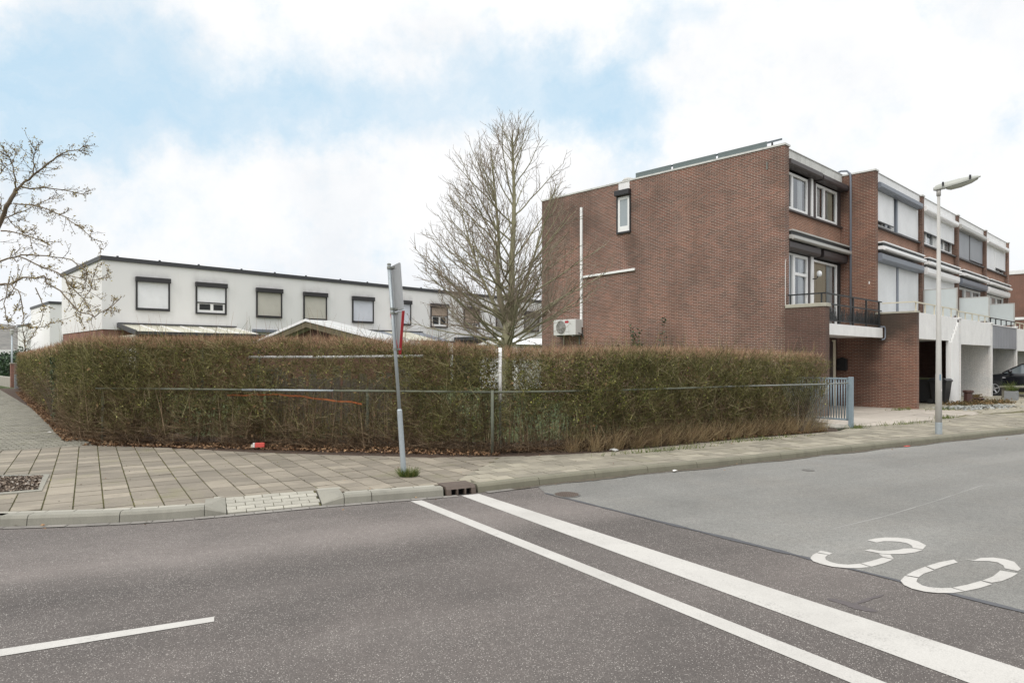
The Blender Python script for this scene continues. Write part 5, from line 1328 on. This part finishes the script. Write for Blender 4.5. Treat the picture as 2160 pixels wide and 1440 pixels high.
# ------------------------------------------------------------------ white row behind
WX, WY = -17.73, 29.0; SL = .0122
def wthing(lab, s0): return thing('white_house', lab, 'house', (WX + U[0] * s0, WY + U[1] * s0, -SL * s0), ROW, 'white rendered houses in a row')
def wwin(par, x0, z0, x1, z1, sh, box='dark_box', part=None, light=False):
    bx = MB().box(x0 - .02, x1 + .02, -.17, -.002, z1 - .22, z1).build('shutter_box', M[box], par, .012)
    f = MB().box(x0, x0 + .07, -.07, -.002, z0, z1 - .222).box(x1 - .07, x1, -.07, -.002, z0, z1 - .222).box(x0 + .07, x1 - .07, -.09, -.002, z0, z0 + .075).build('window', M[box], par)
    zb = z0 + .08 if part is None else part
    s_ = MB().box(x0 + .072, x1 - .072, -.045, -.012, zb + .03, z1 - .223).build('roller_shutter', M[sh], f)
    MB().box(x0 + .072, x1 - .072, -.055, -.012, zb - .02, zb + .028).build('bottom_rail', M[box], f)
    if part is not None:
        w_ = x1 - x0
        MB().box(x0 + .08, x1 - .08, -.02, -.006, z0 + .08, zb - .03).build('sash', M['white_pvc'], f)
        for a, c in ((.1, .47), (.55, .88)): MB().box(x0 + w_ * a + .03, x0 + w_ * c, -.026, -.0205, z0 + .2, zb - .06).build('pane', M['black_metal'], f)
wins = [(1.31, 3.79, 2.72, 5.28, 'sh_white', None, 'dark_box'), (3.85, 3.74, 5.28, 5.24, 'sh_white', 4.28, 'dark_box'), (6.74, 3.69, 8.09, 5.18, 'sh_beige', None, 'dark_box'), (9.26, 3.65, 10.61, 5.14, 'sh_beige', None, 'dark_box'),
        (12.15, 3.62, 13.53, 5.10, 'sh_blue', None, 'dark_box'), (14.78, 3.58, 16.10, 5.06, 'sh_blue', None, 'dark_box'), (17.55, 3.54, 18.87, 5.0, 'sh_brown', 4.24, 'brown_box'), (20.17, 3.54, 21.48, 4.96, 'sh_brown', 3.9, 'brown_box'),
        (22.95, 3.5, 24.3, 4.93, 'sh_taupe', None, 'brown_box'), (25.6, 3.5, 27.06, 4.93, 'sh_taupe', None, 'brown_box')]
wlab = ['white rendered corner house with two white shutters behind a glass veranda', 'white rendered house with two beige shutters behind the shed gable', 'white rendered house with two pale blue shutters behind the sign post', 'white rendered house with brown shutters half hidden by the bare tree', 'white rendered house with dark taupe shutters beside the brick gable']
wh = []
for k in range(5):
    s0 = 5.42 * k; s1 = 5.42 * (k + 1) if k < 4 else 30.5; L = s1 - s0
    h = wthing(wlab[k], s0); wh.append(h)
    zt = lambda x: 5.92
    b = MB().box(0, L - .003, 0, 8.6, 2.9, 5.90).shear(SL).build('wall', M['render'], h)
    MB().box(.04, L - .003, .04, 8.5, 0, 2.898).shear(SL).build('wall', M['brick_low'], h)
    e0 = -.07 if k == 0 else 0
    rt = MB()
    if k == 0: rt.extrude([(-.07, -.07, 5.902), (L - .002, -.07, 5.902), (L - .002, .06, 5.902), (.06, .06, 5.902), (.06, 8.67, 5.902), (-.07, 8.67, 5.902)], (0, 0, .178))
    else: rt.box(e0, L - .002, -.07, .06, 5.902, 6.08)
    rt.shear(SL).build('roof_trim', M['dark_trim'], h)
    MB().box(.07, L - .003, .07, 8.53, 5.902, 5.98).shear(SL).build('roof', M['roof_felt'], h)
    for i in range(3):
        x = .6 + i * 1.7; MB().lathe([(.05, 6.08), (.05, 6.13), (.02, 6.14)], 8, (x, -.0)).shear(SL).build('roof_fixing', M['dark_trim'], h)
    for (a, z0, c, z1, sh, part, bx) in wins[2 * k:2 * k + 2]: wwin(h, a - s0, z0 + SL * s0, c - s0, z1 + SL * s0, sh, bx, part if part is None else part + SL * s0)
# fittings of the white row
v = MB()
vr = thing('veranda', 'lean to veranda with dirty glass roof against the white corner house', 'veranda', (WX, WY, 0), ROW)
zt, zf = 3.13, 2.72; x0, x1, yf = .66, 5.7, -2.9
fr = MB()
for i in range(7):
    x = x0 + (x1 - x0) * i / 6; fr.extrude([(x - .03, -.01, zt - .04), (x - .03, yf, zf - .04), (x - .03, yf, zf + .02), (x - .03, -.01, zt + .02)], (.06, 0, 0))
fr.build('rafter', M['white_metal'], vr)
fr2 = MB(); fr2.box(x0 - .06, x1 + .06, yf - .08, yf - .002, zf - .1, zf + .03).box(x0 - .06, x1 + .06, -.06, -.012, zt + .025, zt + .08)
fr2.extrude([(x0 - .09, 0, zt - .14), (x0 - .09, yf - .08, zf - .14), (x0 - .09, yf - .08, zf + .06), (x0 - .09, 0, zt + .06)], (.05, 0, 0)).build('gutter', M['dark_trim'], vr)
for i in range(6):
    a, c = x0 + (x1 - x0) * i / 6 + .032, x0 + (x1 - x0) * (i + 1) / 6 - .032
    MB().extrude([(a, -.02, zt - .02), (c, -.02, zt - .02), (c, yf, zf - .02), (a, yf, zf - .02)], (0, 0, .012)).build('roof_panel', M['pane_roof'], vr)
for x in (x0, 3.2, x1): MB().box(x - .05, x + .05, yf + .02, yf + .12, 0, zf - .06).build('post', M['dark_trim'], vr)
MB().box(x0 - .04, x0 - .01, yf + .1, -.02, 1.2, zf - .1).build('side_panel', M['pane_roof'], vr)
v2 = thing('veranda', 'lean to veranda roof of white and dark panels behind the sign post', 'veranda', (WX, WY, 0), ROW)
zt, zf = 3.2, 2.6; x0, x1 = 11.5, 16.9
for i in range(6):
    a, c = x0 + (x1 - x0) * i / 6 + .03, x0 + (x1 - x0) * (i + 1) / 6 - .03
    MB().extrude([(a, -.02, zt - .02), (c, -.02, zt - .02), (c, -3.0, zf - .02), (a, -3.0, zf - .02)], (0, 0, .02)).build('roof_panel', M['pane_roof'] if i in (1, 3, 4) else M['slate_box'], v2)
MB().box(x0 - .05, x1 + .05, -.06, -.01, zt, zt + .06).box(x0 - .05, x1 + .05, -3.1, -3.002, zf - .08, zf + .02).build('gutter', M['dark_trim'], v2)
for x in (x0, x1): MB().box(x - .05, x + .05, -2.98, -2.88, 0, zf - .06).build('post', M['white_metal'], v2)
sbx = MB().box(1.12, 2.6, -.2, -.004, 3.02, 3.18).shear(SL).build('awning', M['slate_box'], wh[1], .02)
MB().box(2.7, 2.95, -.03, -.002, 2.2, 3.05).build('downpipe', M['white_pvc'], wh[3])
ex = thing('garden_annex', 'low dark flat roofed annex behind the bare tree', 'annex', (WX + U[0] * 19.5, WY + U[1] * 19.5, 0), ROW)
MB().box(0, 3.6, -2.2, -.05, 0, 2.75).build('wall', M['dark_box'], ex); MB().box(-.1, 3.7, -2.3, -.02, 2.752, 2.96).build('roof', M['dark_trim'], ex)
wg = thing('garden_shed', 'white walled garden shed beside the brick gable', 'shed', (2.2, 36.5, 0), ROW)
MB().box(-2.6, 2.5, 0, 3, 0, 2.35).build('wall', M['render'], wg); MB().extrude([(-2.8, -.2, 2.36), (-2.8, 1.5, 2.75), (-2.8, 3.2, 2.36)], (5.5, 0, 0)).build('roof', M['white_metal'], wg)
# soot mark by the corner
for i in range(5): pass
# timber shed with mossy barge boards
sh = thing('timber_shed', 'timber garden shed with mossy barge boards under a pale low roof', 'shed', (-4.75, 16.0, .1), ROW + PI / 2)
# local x runs back along the gable plane direction, -x towards the viewer's right
ap, dep = 2.42, .6
for sgn, half in ((1, 2.95), (-1, 3.75)):
    ev = ap - .163 * half
    MB().extrude([(0, .12, ap - .14), (sgn * half, .12, ev - .14), (sgn * half, .12, ev + .0), (0, .12, ap + .0)], (0, .05, 0)).build('barge_board', M['barge'], sh)
    MB().extrude([(0, .14, ap + .004), (sgn * (half + .05), .14, ev + .004), (sgn * (half + .05), .14, ev + .04), (0, .14, ap + .04)], (0, -dep, 0)).build('roof', M['light_grey_metal'], sh)
    MB().extrude([(0, .175, ap + .0), (sgn * (half + .05), .175, ev + .0), (sgn * (half + .05), .175, ev + .06), (0, .175, ap + .06)], (0, .02, 0)).build('roof_edge', M['white_metal'], sh)
MB().extrude([(-3.4, 0, -.1), (2.65, 0, -.1), (2.65, 0, ap - .163 * 2.65 - .17), (0, 0, ap - .17), (-3.4, 0, ap - .163 * 3.4 - .17)], (0, -dep + .08, 0)).build('wall', M['shed_wood'], sh)
# other white rows stepping away along the path
def far_white(lab, vv, uu, L, zb, zt, D=8.6):
    h = thing('white_house', lab, 'house', (WX + V_[0] * vv + U[0] * uu, WY + V_[1] * vv + U[1] * uu, 0), ROW)
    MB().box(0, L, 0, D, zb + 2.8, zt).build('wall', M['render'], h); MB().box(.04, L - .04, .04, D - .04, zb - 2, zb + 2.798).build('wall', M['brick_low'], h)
    MB().extrude([(-.07, -.07, zt + .002), (L, -.07, zt + .002), (L, .06, zt + .002), (.06, .06, zt + .002), (.06, D + .07, zt + .002), (-.07, D + .07, zt + .002)], (0, 0, .2)).build('roof_trim', M['dark_trim'], h); MB().box(.06, L, .06, D, zt + .001, zt + .08).build('roof', M['roof_felt'], h)
    wwin(h, 2, zb + 3.6, 3.4, zb + 5.0, 'sh_white'); wwin(h, 4.6, zb + 3.6, 6.0, zb + 5.0, 'sh_white')
    return h
far_white('white rendered house of the second row standing behind the first', 29.1, 2.7, 26, -.6, 5.85)
far_white('white rendered house of the third row, smaller and farther down the path', 58, 5.4, 26, -1.4, 5.35)
far_white('smallest and farthest white rendered house, beside the distant hill', 86, 9.2, 26, -2.2, 4.8)

# ------------------------------------------------------------------ far end of the path
a = G(29, 812); pil = thing('brick_pillar', 'brick pillar at the end of a low garden wall down the path', 'pillar', (*P(29, 812, 35.5)[:2], .1), ROW)
MB().box(-.14, .14, -.14, .14, 0, 1.25).build('shaft', M['brick_low'], pil); MB().box(-.17, .17, -.17, .17, 1.252, 1.30).build('cap', M['coping'], pil)
lw = MB().box(-.12, .12, .2, 9, 0, .52).build('garden_wall', concrete('wall_concrete', (.34, .32, .27), .3)); lw.location = (*P(29, 812, 35.5)[:2], .1); lw.rotation_euler = (0, 0, ROW + .03); tag(lw, 'low pale concrete garden wall running back along the path', 'garden wall')
ub = thing('garden_gate', 'grey metal gate leaf at the far end of the hedge', 'gate', (*P(39, 818, 34.2)[:2], .1), ROW)
MB().box(-.17, .17, -.03, .03, 0, .72).build('panel', M['galv'], ub); gm = MB()
for i in range(5): gm.tube([(-.15 + i * .075, 0, .73), (-.15 + i * .075, 0, 1.2)], .012, 5)
for z in (.85, 1.0, 1.2): gm.box(-.17, .17, -.012, .012, z, z + .025)
gm.build('bars', M['galv_dull'], ub)
l2 = thing('street_lamp', 'small distant street lamp with straight pole beside the path', 'street lamp', (*P(25, 770, 40)[:2], 0))
MB().tube([(0, 0, 0), (0, 0, 3.05)], [.06, .04], 10).build('pole', M['galv'], l2, smooth=True); MB().lathe([(.04, 3.05), (.09, 3.08), (.11, 3.3), (.06, 3.36)], 12).build('lamp_head', M['lamp_white'], l2)
gr_ = thing('garage', 'low flat roofed garage with white roof edge at the end of the path', 'garage', (*P(-10, 770, 52)[:2], 0), ROW)
MB().box(-3, 1.6, 0, 6, -.5, 1.95).build('wall', M['dark_box'], gr_); MB().box(-3.1, 1.7, -.1, 6.1, 1.952, 2.3).build('roof_edge', M['white_metal'], gr_)
def bush(name, lab, cat, c, r, N, m, stem=True, size=(.05, .12)):
    t = thing(name, lab, cat, c)
    d_ = norm(rng.normal(size=(N, 3))); rad = rng.random(N) ** .4
    lump = 1 + .25 * np.sin(d_[:, 0] * 5 + 1) * np.cos(d_[:, 1] * 4) + .15 * np.sin(d_[:, 2] * 9)
    Pp = d_ * (rad * lump)[:, None] * np.array([r]); Pp[:, 2] += r[2]; Pp = Pp[Pp[:, 2] > .03]
    V, Q = leaf_arrays(Pp, rng.uniform(*size, len(Pp))); np_mesh('leaves', V, Q, m, t)
    if stem:
        b = MB()
        for i in range(6): grow(b, Vector((random.gauss(0, r[0] * .15), random.gauss(0, r[1] * .15), 0)), Vector((random.gauss(0, .4), random.gauss(0, .4), 1)), r[2] * 1.5, .02, .005, 5, .1, .15, 4)
        b.build('stem', M['bark_brown'], t)
    return t
bush('garden_bush', 'dark evergreen bush growing over the wall at the end of the path', 'bush', (*P(20, 760, 47)[:2], 0), (1.6, 1.2, .95), 2600, M['ivy'])
bush('garden_bush', 'green topped bush between the garage and the far white house', 'bush', (*P(40, 740, 44)[:2], .1), (1.3, 1.2, 1.0), 2200, M['ivy'])
st = thing('small_tree', 'small bare garden tree in front of the second white row', 'tree', (*P(60, 770, 38)[:2], 0))
b = MB(); q = grow(b, Vector((0, 0, 0)), Vector((0, 0, 1)), 3.7, .06, .012, 9, .1, .05, 5); b.build('trunk', M['bark_brown'], st)
b = MB()
for i in range(46):
    p, dv = along(q, random.uniform(.3, 1)); d_ = side_dir(dv, random.uniform(.7, 1.1), random.uniform(0, 6.28)); qq = grow(b, p, d_, random.uniform(.4, 1.0), .012, .004, 4, .4, .12, 3)
    for _ in range(3): p2, dv2 = along(qq, random.uniform(.3, .95)); grow(b, p2, side_dir(dv2, .7, random.uniform(0, 6.28)), .3, .007, .004, 2, .3, .1, 3)
b.build('branches', M['bark_brown'], st)
hill = MB(); n = 60; rows = []
for j in range(8):
    for i in range(n):
        x = -420 + i * 9; y = 330 + j * 22; hgt = (34 * math.sin(PI * j / 9.0)) * (.72 + .28 * math.sin(i * .21 + 1.2) + .06 * math.sin(i * .9 + j)) * (1 if i < 34 else max(0, 1 - (i - 34) / 14))
        hill.v.append((x, y, hgt - 1))
for j in range(7):
    for i in range(n - 1): hill.f.append((j * n + i, j * n + i + 1, (j + 1) * n + i + 1, (j + 1) * n + i))
ht = NT('winter_woodland'); ht.base(ht.ramp(ht.noise(.25, 8, .7), [(.3, (.10, .10, .095)), (.7, (.20, .19, .17))])); ht.set(Roughness=1)
hill.build('hill', ht.m, smooth=True, kind='structure')

# ------------------------------------------------------------------ wheelie bins
def wheelie(lab, loc, rz, lid):
    t = thing('wheelie_bin', lab, 'bin', loc, rz, 'wheelie bins in the carport')
    b = MB(); w0, w1, d0, d1 = .17, .235, .19, .27
    n = len(b.v); b.v += [(-w0, -d0, .06), (w0, -d0, .06), (w0, d0, .03), (-w0, d0, .03), (-w1, -d1, .80), (w1, -d1, .80), (w1, d1, .80), (-w1, d1, .80)]
    for f in ((0, 3, 2, 1), (4, 5, 6, 7), (0, 1, 5, 4), (1, 2, 6, 5), (2, 3, 7, 6), (3, 0, 4, 7)): b.f.append(tuple(n + i for i in f))
    b.build('body', M['black_plastic'], t, .015)
    MB().box(-w1 - .015, w1 + .015, -d1 - .015, d1 + .015, .755, .80).build('rim', M['black_plastic'], t, .008)
    MB().extrude([(-w1 - .015, -d1 - .03, .805), (-w1 - .015, d1 + .01, .805), (-w1 - .015, d1 - .04, .875), (-w1 - .015, -d1 + .06, .865)], (2 * w1 + .03, 0, 0)).build('lid', lid, t, .012)
    MB().tube([(-w1 * .9, d1 + .06, .78), (w1 * .9, d1 + .06, .78)], .018, 8).build('handle', M['black_plastic'], t)
    for x in (-.19, .19): MB().tube([(x - .03, d0 + .05, .09), (x + .03, d0 + .05, .09)], .09, 14).build('wheel', M['rubber'], t)
wheelie('dark wheelie bin with mossy lid nearest the brick pier', (14.33, 23.25, .1), ROW + .1, plain('mossy_lid', (.055, .06, .028), .8, .5, 12))
wheelie('dark wheelie bin with clean lid half hidden by the lamp post', (14.50, 22.70, .1), ROW - .15, M['black_plastic'])

# ------------------------------------------------------------------ pots, bench, plants by the carports
pc = thing('tall_planter', 'tall dark brown planter standing by the white pier', 'planter', (15.37, 22.61, .1), ROW)
MB().lathe([(.12, 0), (.135, .05), (.13, .38), (.165, .39), (.17, .46), (.14, .47), (.13, .42)], 8).build('body', M['brown_pot'], pc, .004)
bp = thing('plant_bowl', 'brown plant bowl with trailing plant beside the tall planter', 'plant', (16.05, 23.2, .1), ROW)
MB().lathe([(.10, 0), (.2, .08), (.26, .17), (.24, .18)], 14).build('bowl', M['brown_pot'], bp)
V, Q = leaf_arrays(np.column_stack([rng.normal(0, .1, 160), rng.normal(0, .1, 160), .17 + rng.random(160) * .12]), rng.uniform(.02, .045, 160)); np_mesh('leaves', V, Q, M['plant_red'], bp)
gp = thing('grass_planter', 'square grey concrete planter with spiky grass near the black car', 'planter', (18.5, 24.85, .1), ROW)
MB().box(-.19, .19, -.19, .19, 0, .33).build('pot', M['grey_pot'], gp, .012); MB().box(-.16, .16, -.16, .16, .331, .335).build('soil', M['soil'], gp)
N = 110; D = np.column_stack([rng.normal(0, .55, (N, 2)), np.ones(N)])
V, Q = twig_arrays(np.column_stack([rng.normal(0, .07, (N, 2)), np.full(N, .33)]), D, rng.uniform(.25, .5, N), rng.uniform(.004, .007, N), np.column_stack([rng.normal(0, .1, (N, 2)), -rng.uniform(.02, .2, N)])); np_mesh('blades', V, Q, M['grass'], gp)
be = thing('stone_bench', 'low pale stone bench in front of the black car', 'bench', (20.0, 26.2, .1), ROW - .55)
MB().box(-1.0, 1.4, -.16, .16, .40, .47).build('seat', M['kerb_new'], be, .01)
for x in (-.85, 1.2): MB().box(x - .07, x + .07, -.13, .13, 0, .398).build('leg', M['kerbstone'], be)
N = 2400; t_ = rng.random(N); P_ = np.column_stack([14.3 + 2.9 * t_ + rng.normal(0, .16, N), 21.95 + 1.35 * t_ + rng.normal(0, .17, N), .1 + np.abs(rng.normal(0, .06, N))])
V, Q = leaf_arrays(P_, rng.uniform(.015, .04, N)); tag(np_mesh('ground_cover', V, Q, M['plant_red']), kind='stuff')
N = 900; t_ = rng.random(N); P_ = np.column_stack([13.3 + 2.6 * t_ + rng.normal(0, .22, N), 20.4 + 1.25 * t_ + rng.normal(0, .28, N), np.full(N, .12)])
V, Q = leaf_arrays(P_, rng.uniform(.02, .06, N), 2.5, .8); tag(np_mesh('pebbles', V, Q, plain('pebble_stone', (.33, .34, .32), .8, .2, 20, island=.3)), kind='stuff')
rl_ = MB().box(-.06, .07, -.02, .02, 0, .01).build('red_wrapper', M['red_card']); rl_.location = (*G(1913, 941, .012), .012); rl_.rotation_euler = (0, 0, .5); tag(rl_, 'thin red wrapper lying on the road by the far kerb', 'litter')
wpk = thing('wall_plant', 'two leafy stems growing up against the brick gable', 'plant', at_s(-.25, 4.1, .1), ROW)
b = MB(); Pl = []
for k in range(5):
    q = grow(b, Vector((0, random.gauss(0, .25), 0)), Vector((-.05, random.gauss(0, .25), 1)), random.uniform(2.2, 2.95), .012, .004, 8, .1, .05, 4)
    for i in range(70): p, _ = along(q, random.uniform(.4, .999)); Pl.append(tuple(p + rv(.05)))
b.build('stem', M['bark_brown'], wpk); V, Q = leaf_arrays(np.array(Pl), rng.uniform(.03, .06, len(Pl))); np_mesh('leaves', V, Q, M['ivy'], wpk)

# ------------------------------------------------------------------ black car in the carport
car = thing('parked_car', 'black hatchback parked nose first in the carport at the right edge', 'car', at_s(15.93, -1.20, .1), math.atan2(-.689, -.725))
st_ = [(0, .40, .50, .34), (.05, .60, .62, .24), (.25, .72, .74, .18), (.6, .765, .84, .17), (1.0, .78, .91, .17), (1.3, .785, .95, .17), (2.2, .79, .97, .17), (3.0, .785, .98, .18), (3.4, .75, .97, .2), (3.58, .68, .90, .26), (3.66, .5, .7, .32)]
b = MB(); rings = []
for y, hw, zt_, zb_ in st_:
    pr = [(0, zb_), (hw * .85, zb_), (hw * .97, zb_ + .08), (hw, zb_ + .22), (hw * .985, zt_ - .16), (hw * .95, zt_ - .05), (hw * .85, zt_), (hw * .4, zt_ + .025), (0, zt_ + .03)]
    full = [(x, z) for x, z in pr] + [(-x, z) for x, z in reversed(pr[1:-1])]
    n0 = len(b.v); b.v += [(x, y, z) for x, z in full]; rings.append((n0, len(full)))
for (a, k), (c, _) in zip(rings, rings[1:]):
    for i in range(k): j = (i + 1) % k; b.f.append((a + i, a + j, c + j, c + i))
b.f.append(tuple(rings[0][0] + i for i in range(rings[0][1]))); b.f.append(tuple(rings[-1][0] + i for i in reversed(range(rings[-1][1]))))
b.build('body', M['car_black'], car, 0, True)
cab = [(1.0, .66, .93), (1.62, .585, 1.30), (2.0, .575, 1.37), (2.6, .565, 1.37), (3.1, .56, 1.30), (3.52, .60, .98)]
b = MB(); rings = []
for y, hw, z in cab: n0 = len(b.v); b.v += [(-.72 if z > 1 else -.70, y, .93), (-hw, y, z - .02), (-hw * .8, y, z + .012), (hw * .8, y, z + .012), (hw, y, z - .02), (.72 if z > 1 else .70, y, .93)]; rings.append(n0)
for a, c in zip(rings, rings[1:]):
    for i in range(5): b.f.append((a + i, a + i + 1, c + i + 1, c + i))
b.build('glasshouse', M['car_glass'], car, 0, False)
b = MB()
for (i, nx) in zip(range(1, 4), range(2, 5)):
    y, hw, z = cab[i]; y2, hw2, z2 = cab[nx]
    b.extrude([(-hw - .004, y, z - .015), (hw + .004, y, z - .015), (hw2 + .004, y2, z2 - .015), (-hw2 - .004, y2, z2 - .015)], (0, 0, .04))
for sgn in (1, -1):
    for (y, hw, z), (y2, hw2, z2), wd in ((cab[0], cab[1], .028), (cab[4], cab[5], .05)):
        b.tube([(sgn * (.705), y, .94), (sgn * (hw2 if wd < .03 else hw), y2 if wd < .03 else y, (z2 if wd < .03 else z))], wd, 6)
    b.tube([(sgn * .725, 2.3, .94), (sgn * .575, 2.28, 1.36)], .03, 6)
b.build('roof', M['car_black'], car)
for sgn in (1, -1):
    for y in (.72, 3.02):
        MB().tube([(sgn * .60, y, .30), (sgn * .796, y, .30)], .345, 26).build('wheel_arch', M['black_plastic'], car)
        wl_ = MB().tube([(sgn * .62, y, .285), (sgn * .792, y, .285), (sgn * .805, y, .285)], [.283, .283, .262], 26).build('wheel', M['rubber'], car, 0)
        rm = MB().tube([(sgn * .80, y, .285), (sgn * .809, y, .285)], .075, 14)
        for k in range(5):
            t = 2 * PI * k / 5 + .3
            rm.tube([(sgn * .808, y + .05 * math.cos(t), .285 + .05 * math.sin(t)), (sgn * .806, y + .19 * math.cos(t), .285 + .19 * math.sin(t))], [.028, .022], 6)
        n0 = len(rm.v); pts = [(sgn * .806, y + .2 * math.cos(t), .285 + .2 * math.sin(t)) for t in np.linspace(0, 2 * PI, 25)]; rm.tube(pts, .014, 6, False)
        rm.build('rim', M['alloy'], wl_)
    MB().extrude([(sgn * .50, .10, .58), (sgn * .70, .26, .60), (sgn * .735, .48, .72), (sgn * .62, .40, .74), (sgn * .5, .16, .68)], (sgn * .03, -.02, .012)).build('headlight', M['car_lamp'], car, .01)
    MB().lathe([(.02, 0), (.075, .03), (.085, .10), (.04, .14)], 10).xf(Matrix.Translation((sgn * .84, 1.28, .93))).build('mirror', M['car_black'], car, 0, True)
    MB().box(sgn * .785, sgn * .792, 1.02, 1.12, .74, .762).build('side_repeater', M['car_lamp'], car)
    MB().box(sgn * .792, sgn * .806, 2.05, 2.2, .80, .825).build('door_handle', M['car_black'], car)

# ------------------------------------------------------------------ drain, covers and litter on the street
p, dd2, nn = at_len((S_D0 + S_D1) / 2); L = (S_D1 - S_D0) / 2 - .012
dr = thing('kerb_drain', 'rusty cast iron kerb drain with three openings', 'drain', (p.x, p.y, 0), math.atan2(dd2.y, dd2.x))
b = MB(); b.box(-L, L, .06, .30, .07, .108)
b.extrude([(-L, -.03, -.02), (-L, -.012, .075), (-L, .03, .108), (-L, .06, .108), (-L, .06, -.02)], (.06, 0, 0)); b.extrude([(L - .06, -.03, -.02), (L - .06, -.012, .075), (L - .06, .03, .108), (L - .06, .06, .108), (L - .06, .06, -.02)], (.06, 0, 0))
b.extrude([(-L + .06, -.012, .072), (-L + .06, .03, .106), (-L + .06, .06, .106), (-L + .06, .06, .072)], (2 * L - .12, 0, 0))
for k in (-1, 1): b.box(k * .052 - .011, k * .052 + .011, -.02, .05, -.02, .074)
b.build('cover', M['cast_iron'], dr, .004)
MB().box(-L + .02, L - .02, .065, .09, -.02, .069).build('void', M['black_hole'], dr)
MB().poly([(-L + .05, -.02, .003), (L - .05, -.02, .003), (L - .05, .07, .003), (-L + .05, .07, .003)]).build('floor', M['black_hole'], dr)
mc = thing('manhole_cover', 'round worn iron manhole cover at the edge of the grey road', 'manhole cover', (.66, 8.08, .004))
MB().lathe([(.165, 0), (.165, .006), (.15, .007)], 32).build('frame', M['iron_grey'], mc)
b = MB().lathe([(.145, 0), (.145, .0085)], 32)
for i in range(-5, 6):
    for j in range(-5, 6):
        if math.hypot(i, j) < 5.4: b.box(i * .025 - .008, i * .025 + .008, j * .025 - .008, j * .025 + .008, .0088, .0125)
b.build('lid', M['cast_iron'], mc)
vx, vy = G(1705, 992, 0)
vc = MB().lathe([(.085, 0), (.085, .006), (.06, .008)], 20).build('valve_cover', M['iron_grey']); vc.location = (vx, vy, .004); tag(vc, 'small oval iron valve cover out on the grey road', 'valve cover')
ct = thing('drink_carton', 'crushed red carton lying in the leaves under the hedge', 'litter', (*G(546, 946), .115), .25)
MB().box(-.06, .095, -.045, .045, .01, .085).build('carton', M['red_card'], ct, .008); MB().box(-.095, -.062, -.043, .043, .012, .083).build('carton_end', M['white_card'], ct, .006)
b = MB(); b.box(-.125, -.098, -.03, .03, .012, .06).build('straw_pack', M['cream_metal'], ct)
for (px_2, py_2, zz, lab, wd) in ((105, 912, .112, 'flat white paper scrap lying on the side path', .06), (1423, 993, .02, 'crumpled white paper in the gutter', .05), (997, 940, .13, 'small white paper scrap in the leaves by the fence corner post', .035), (1295, 950, .112, 'flat grey plastic scrap at the foot of the hedge', .09)):
    x, y = G(px_2, py_2, zz); n = 9; b = MB()
    pts = [(wd * random.uniform(.6, 1.1) * math.cos(t), wd * random.uniform(.5, .9) * math.sin(t), random.uniform(0, wd * .35)) for t in np.linspace(0, 2 * PI, n + 1)[:-1]]
    for i in range(n): b.poly([(0, 0, wd * .45), pts[i], pts[(i + 1) % n]])
    o = b.build('paper_scrap', M['white_card'] if 'white' in lab else M['light_grey_metal']); o.location = (x, y, zz); tag(o, lab, 'litter')
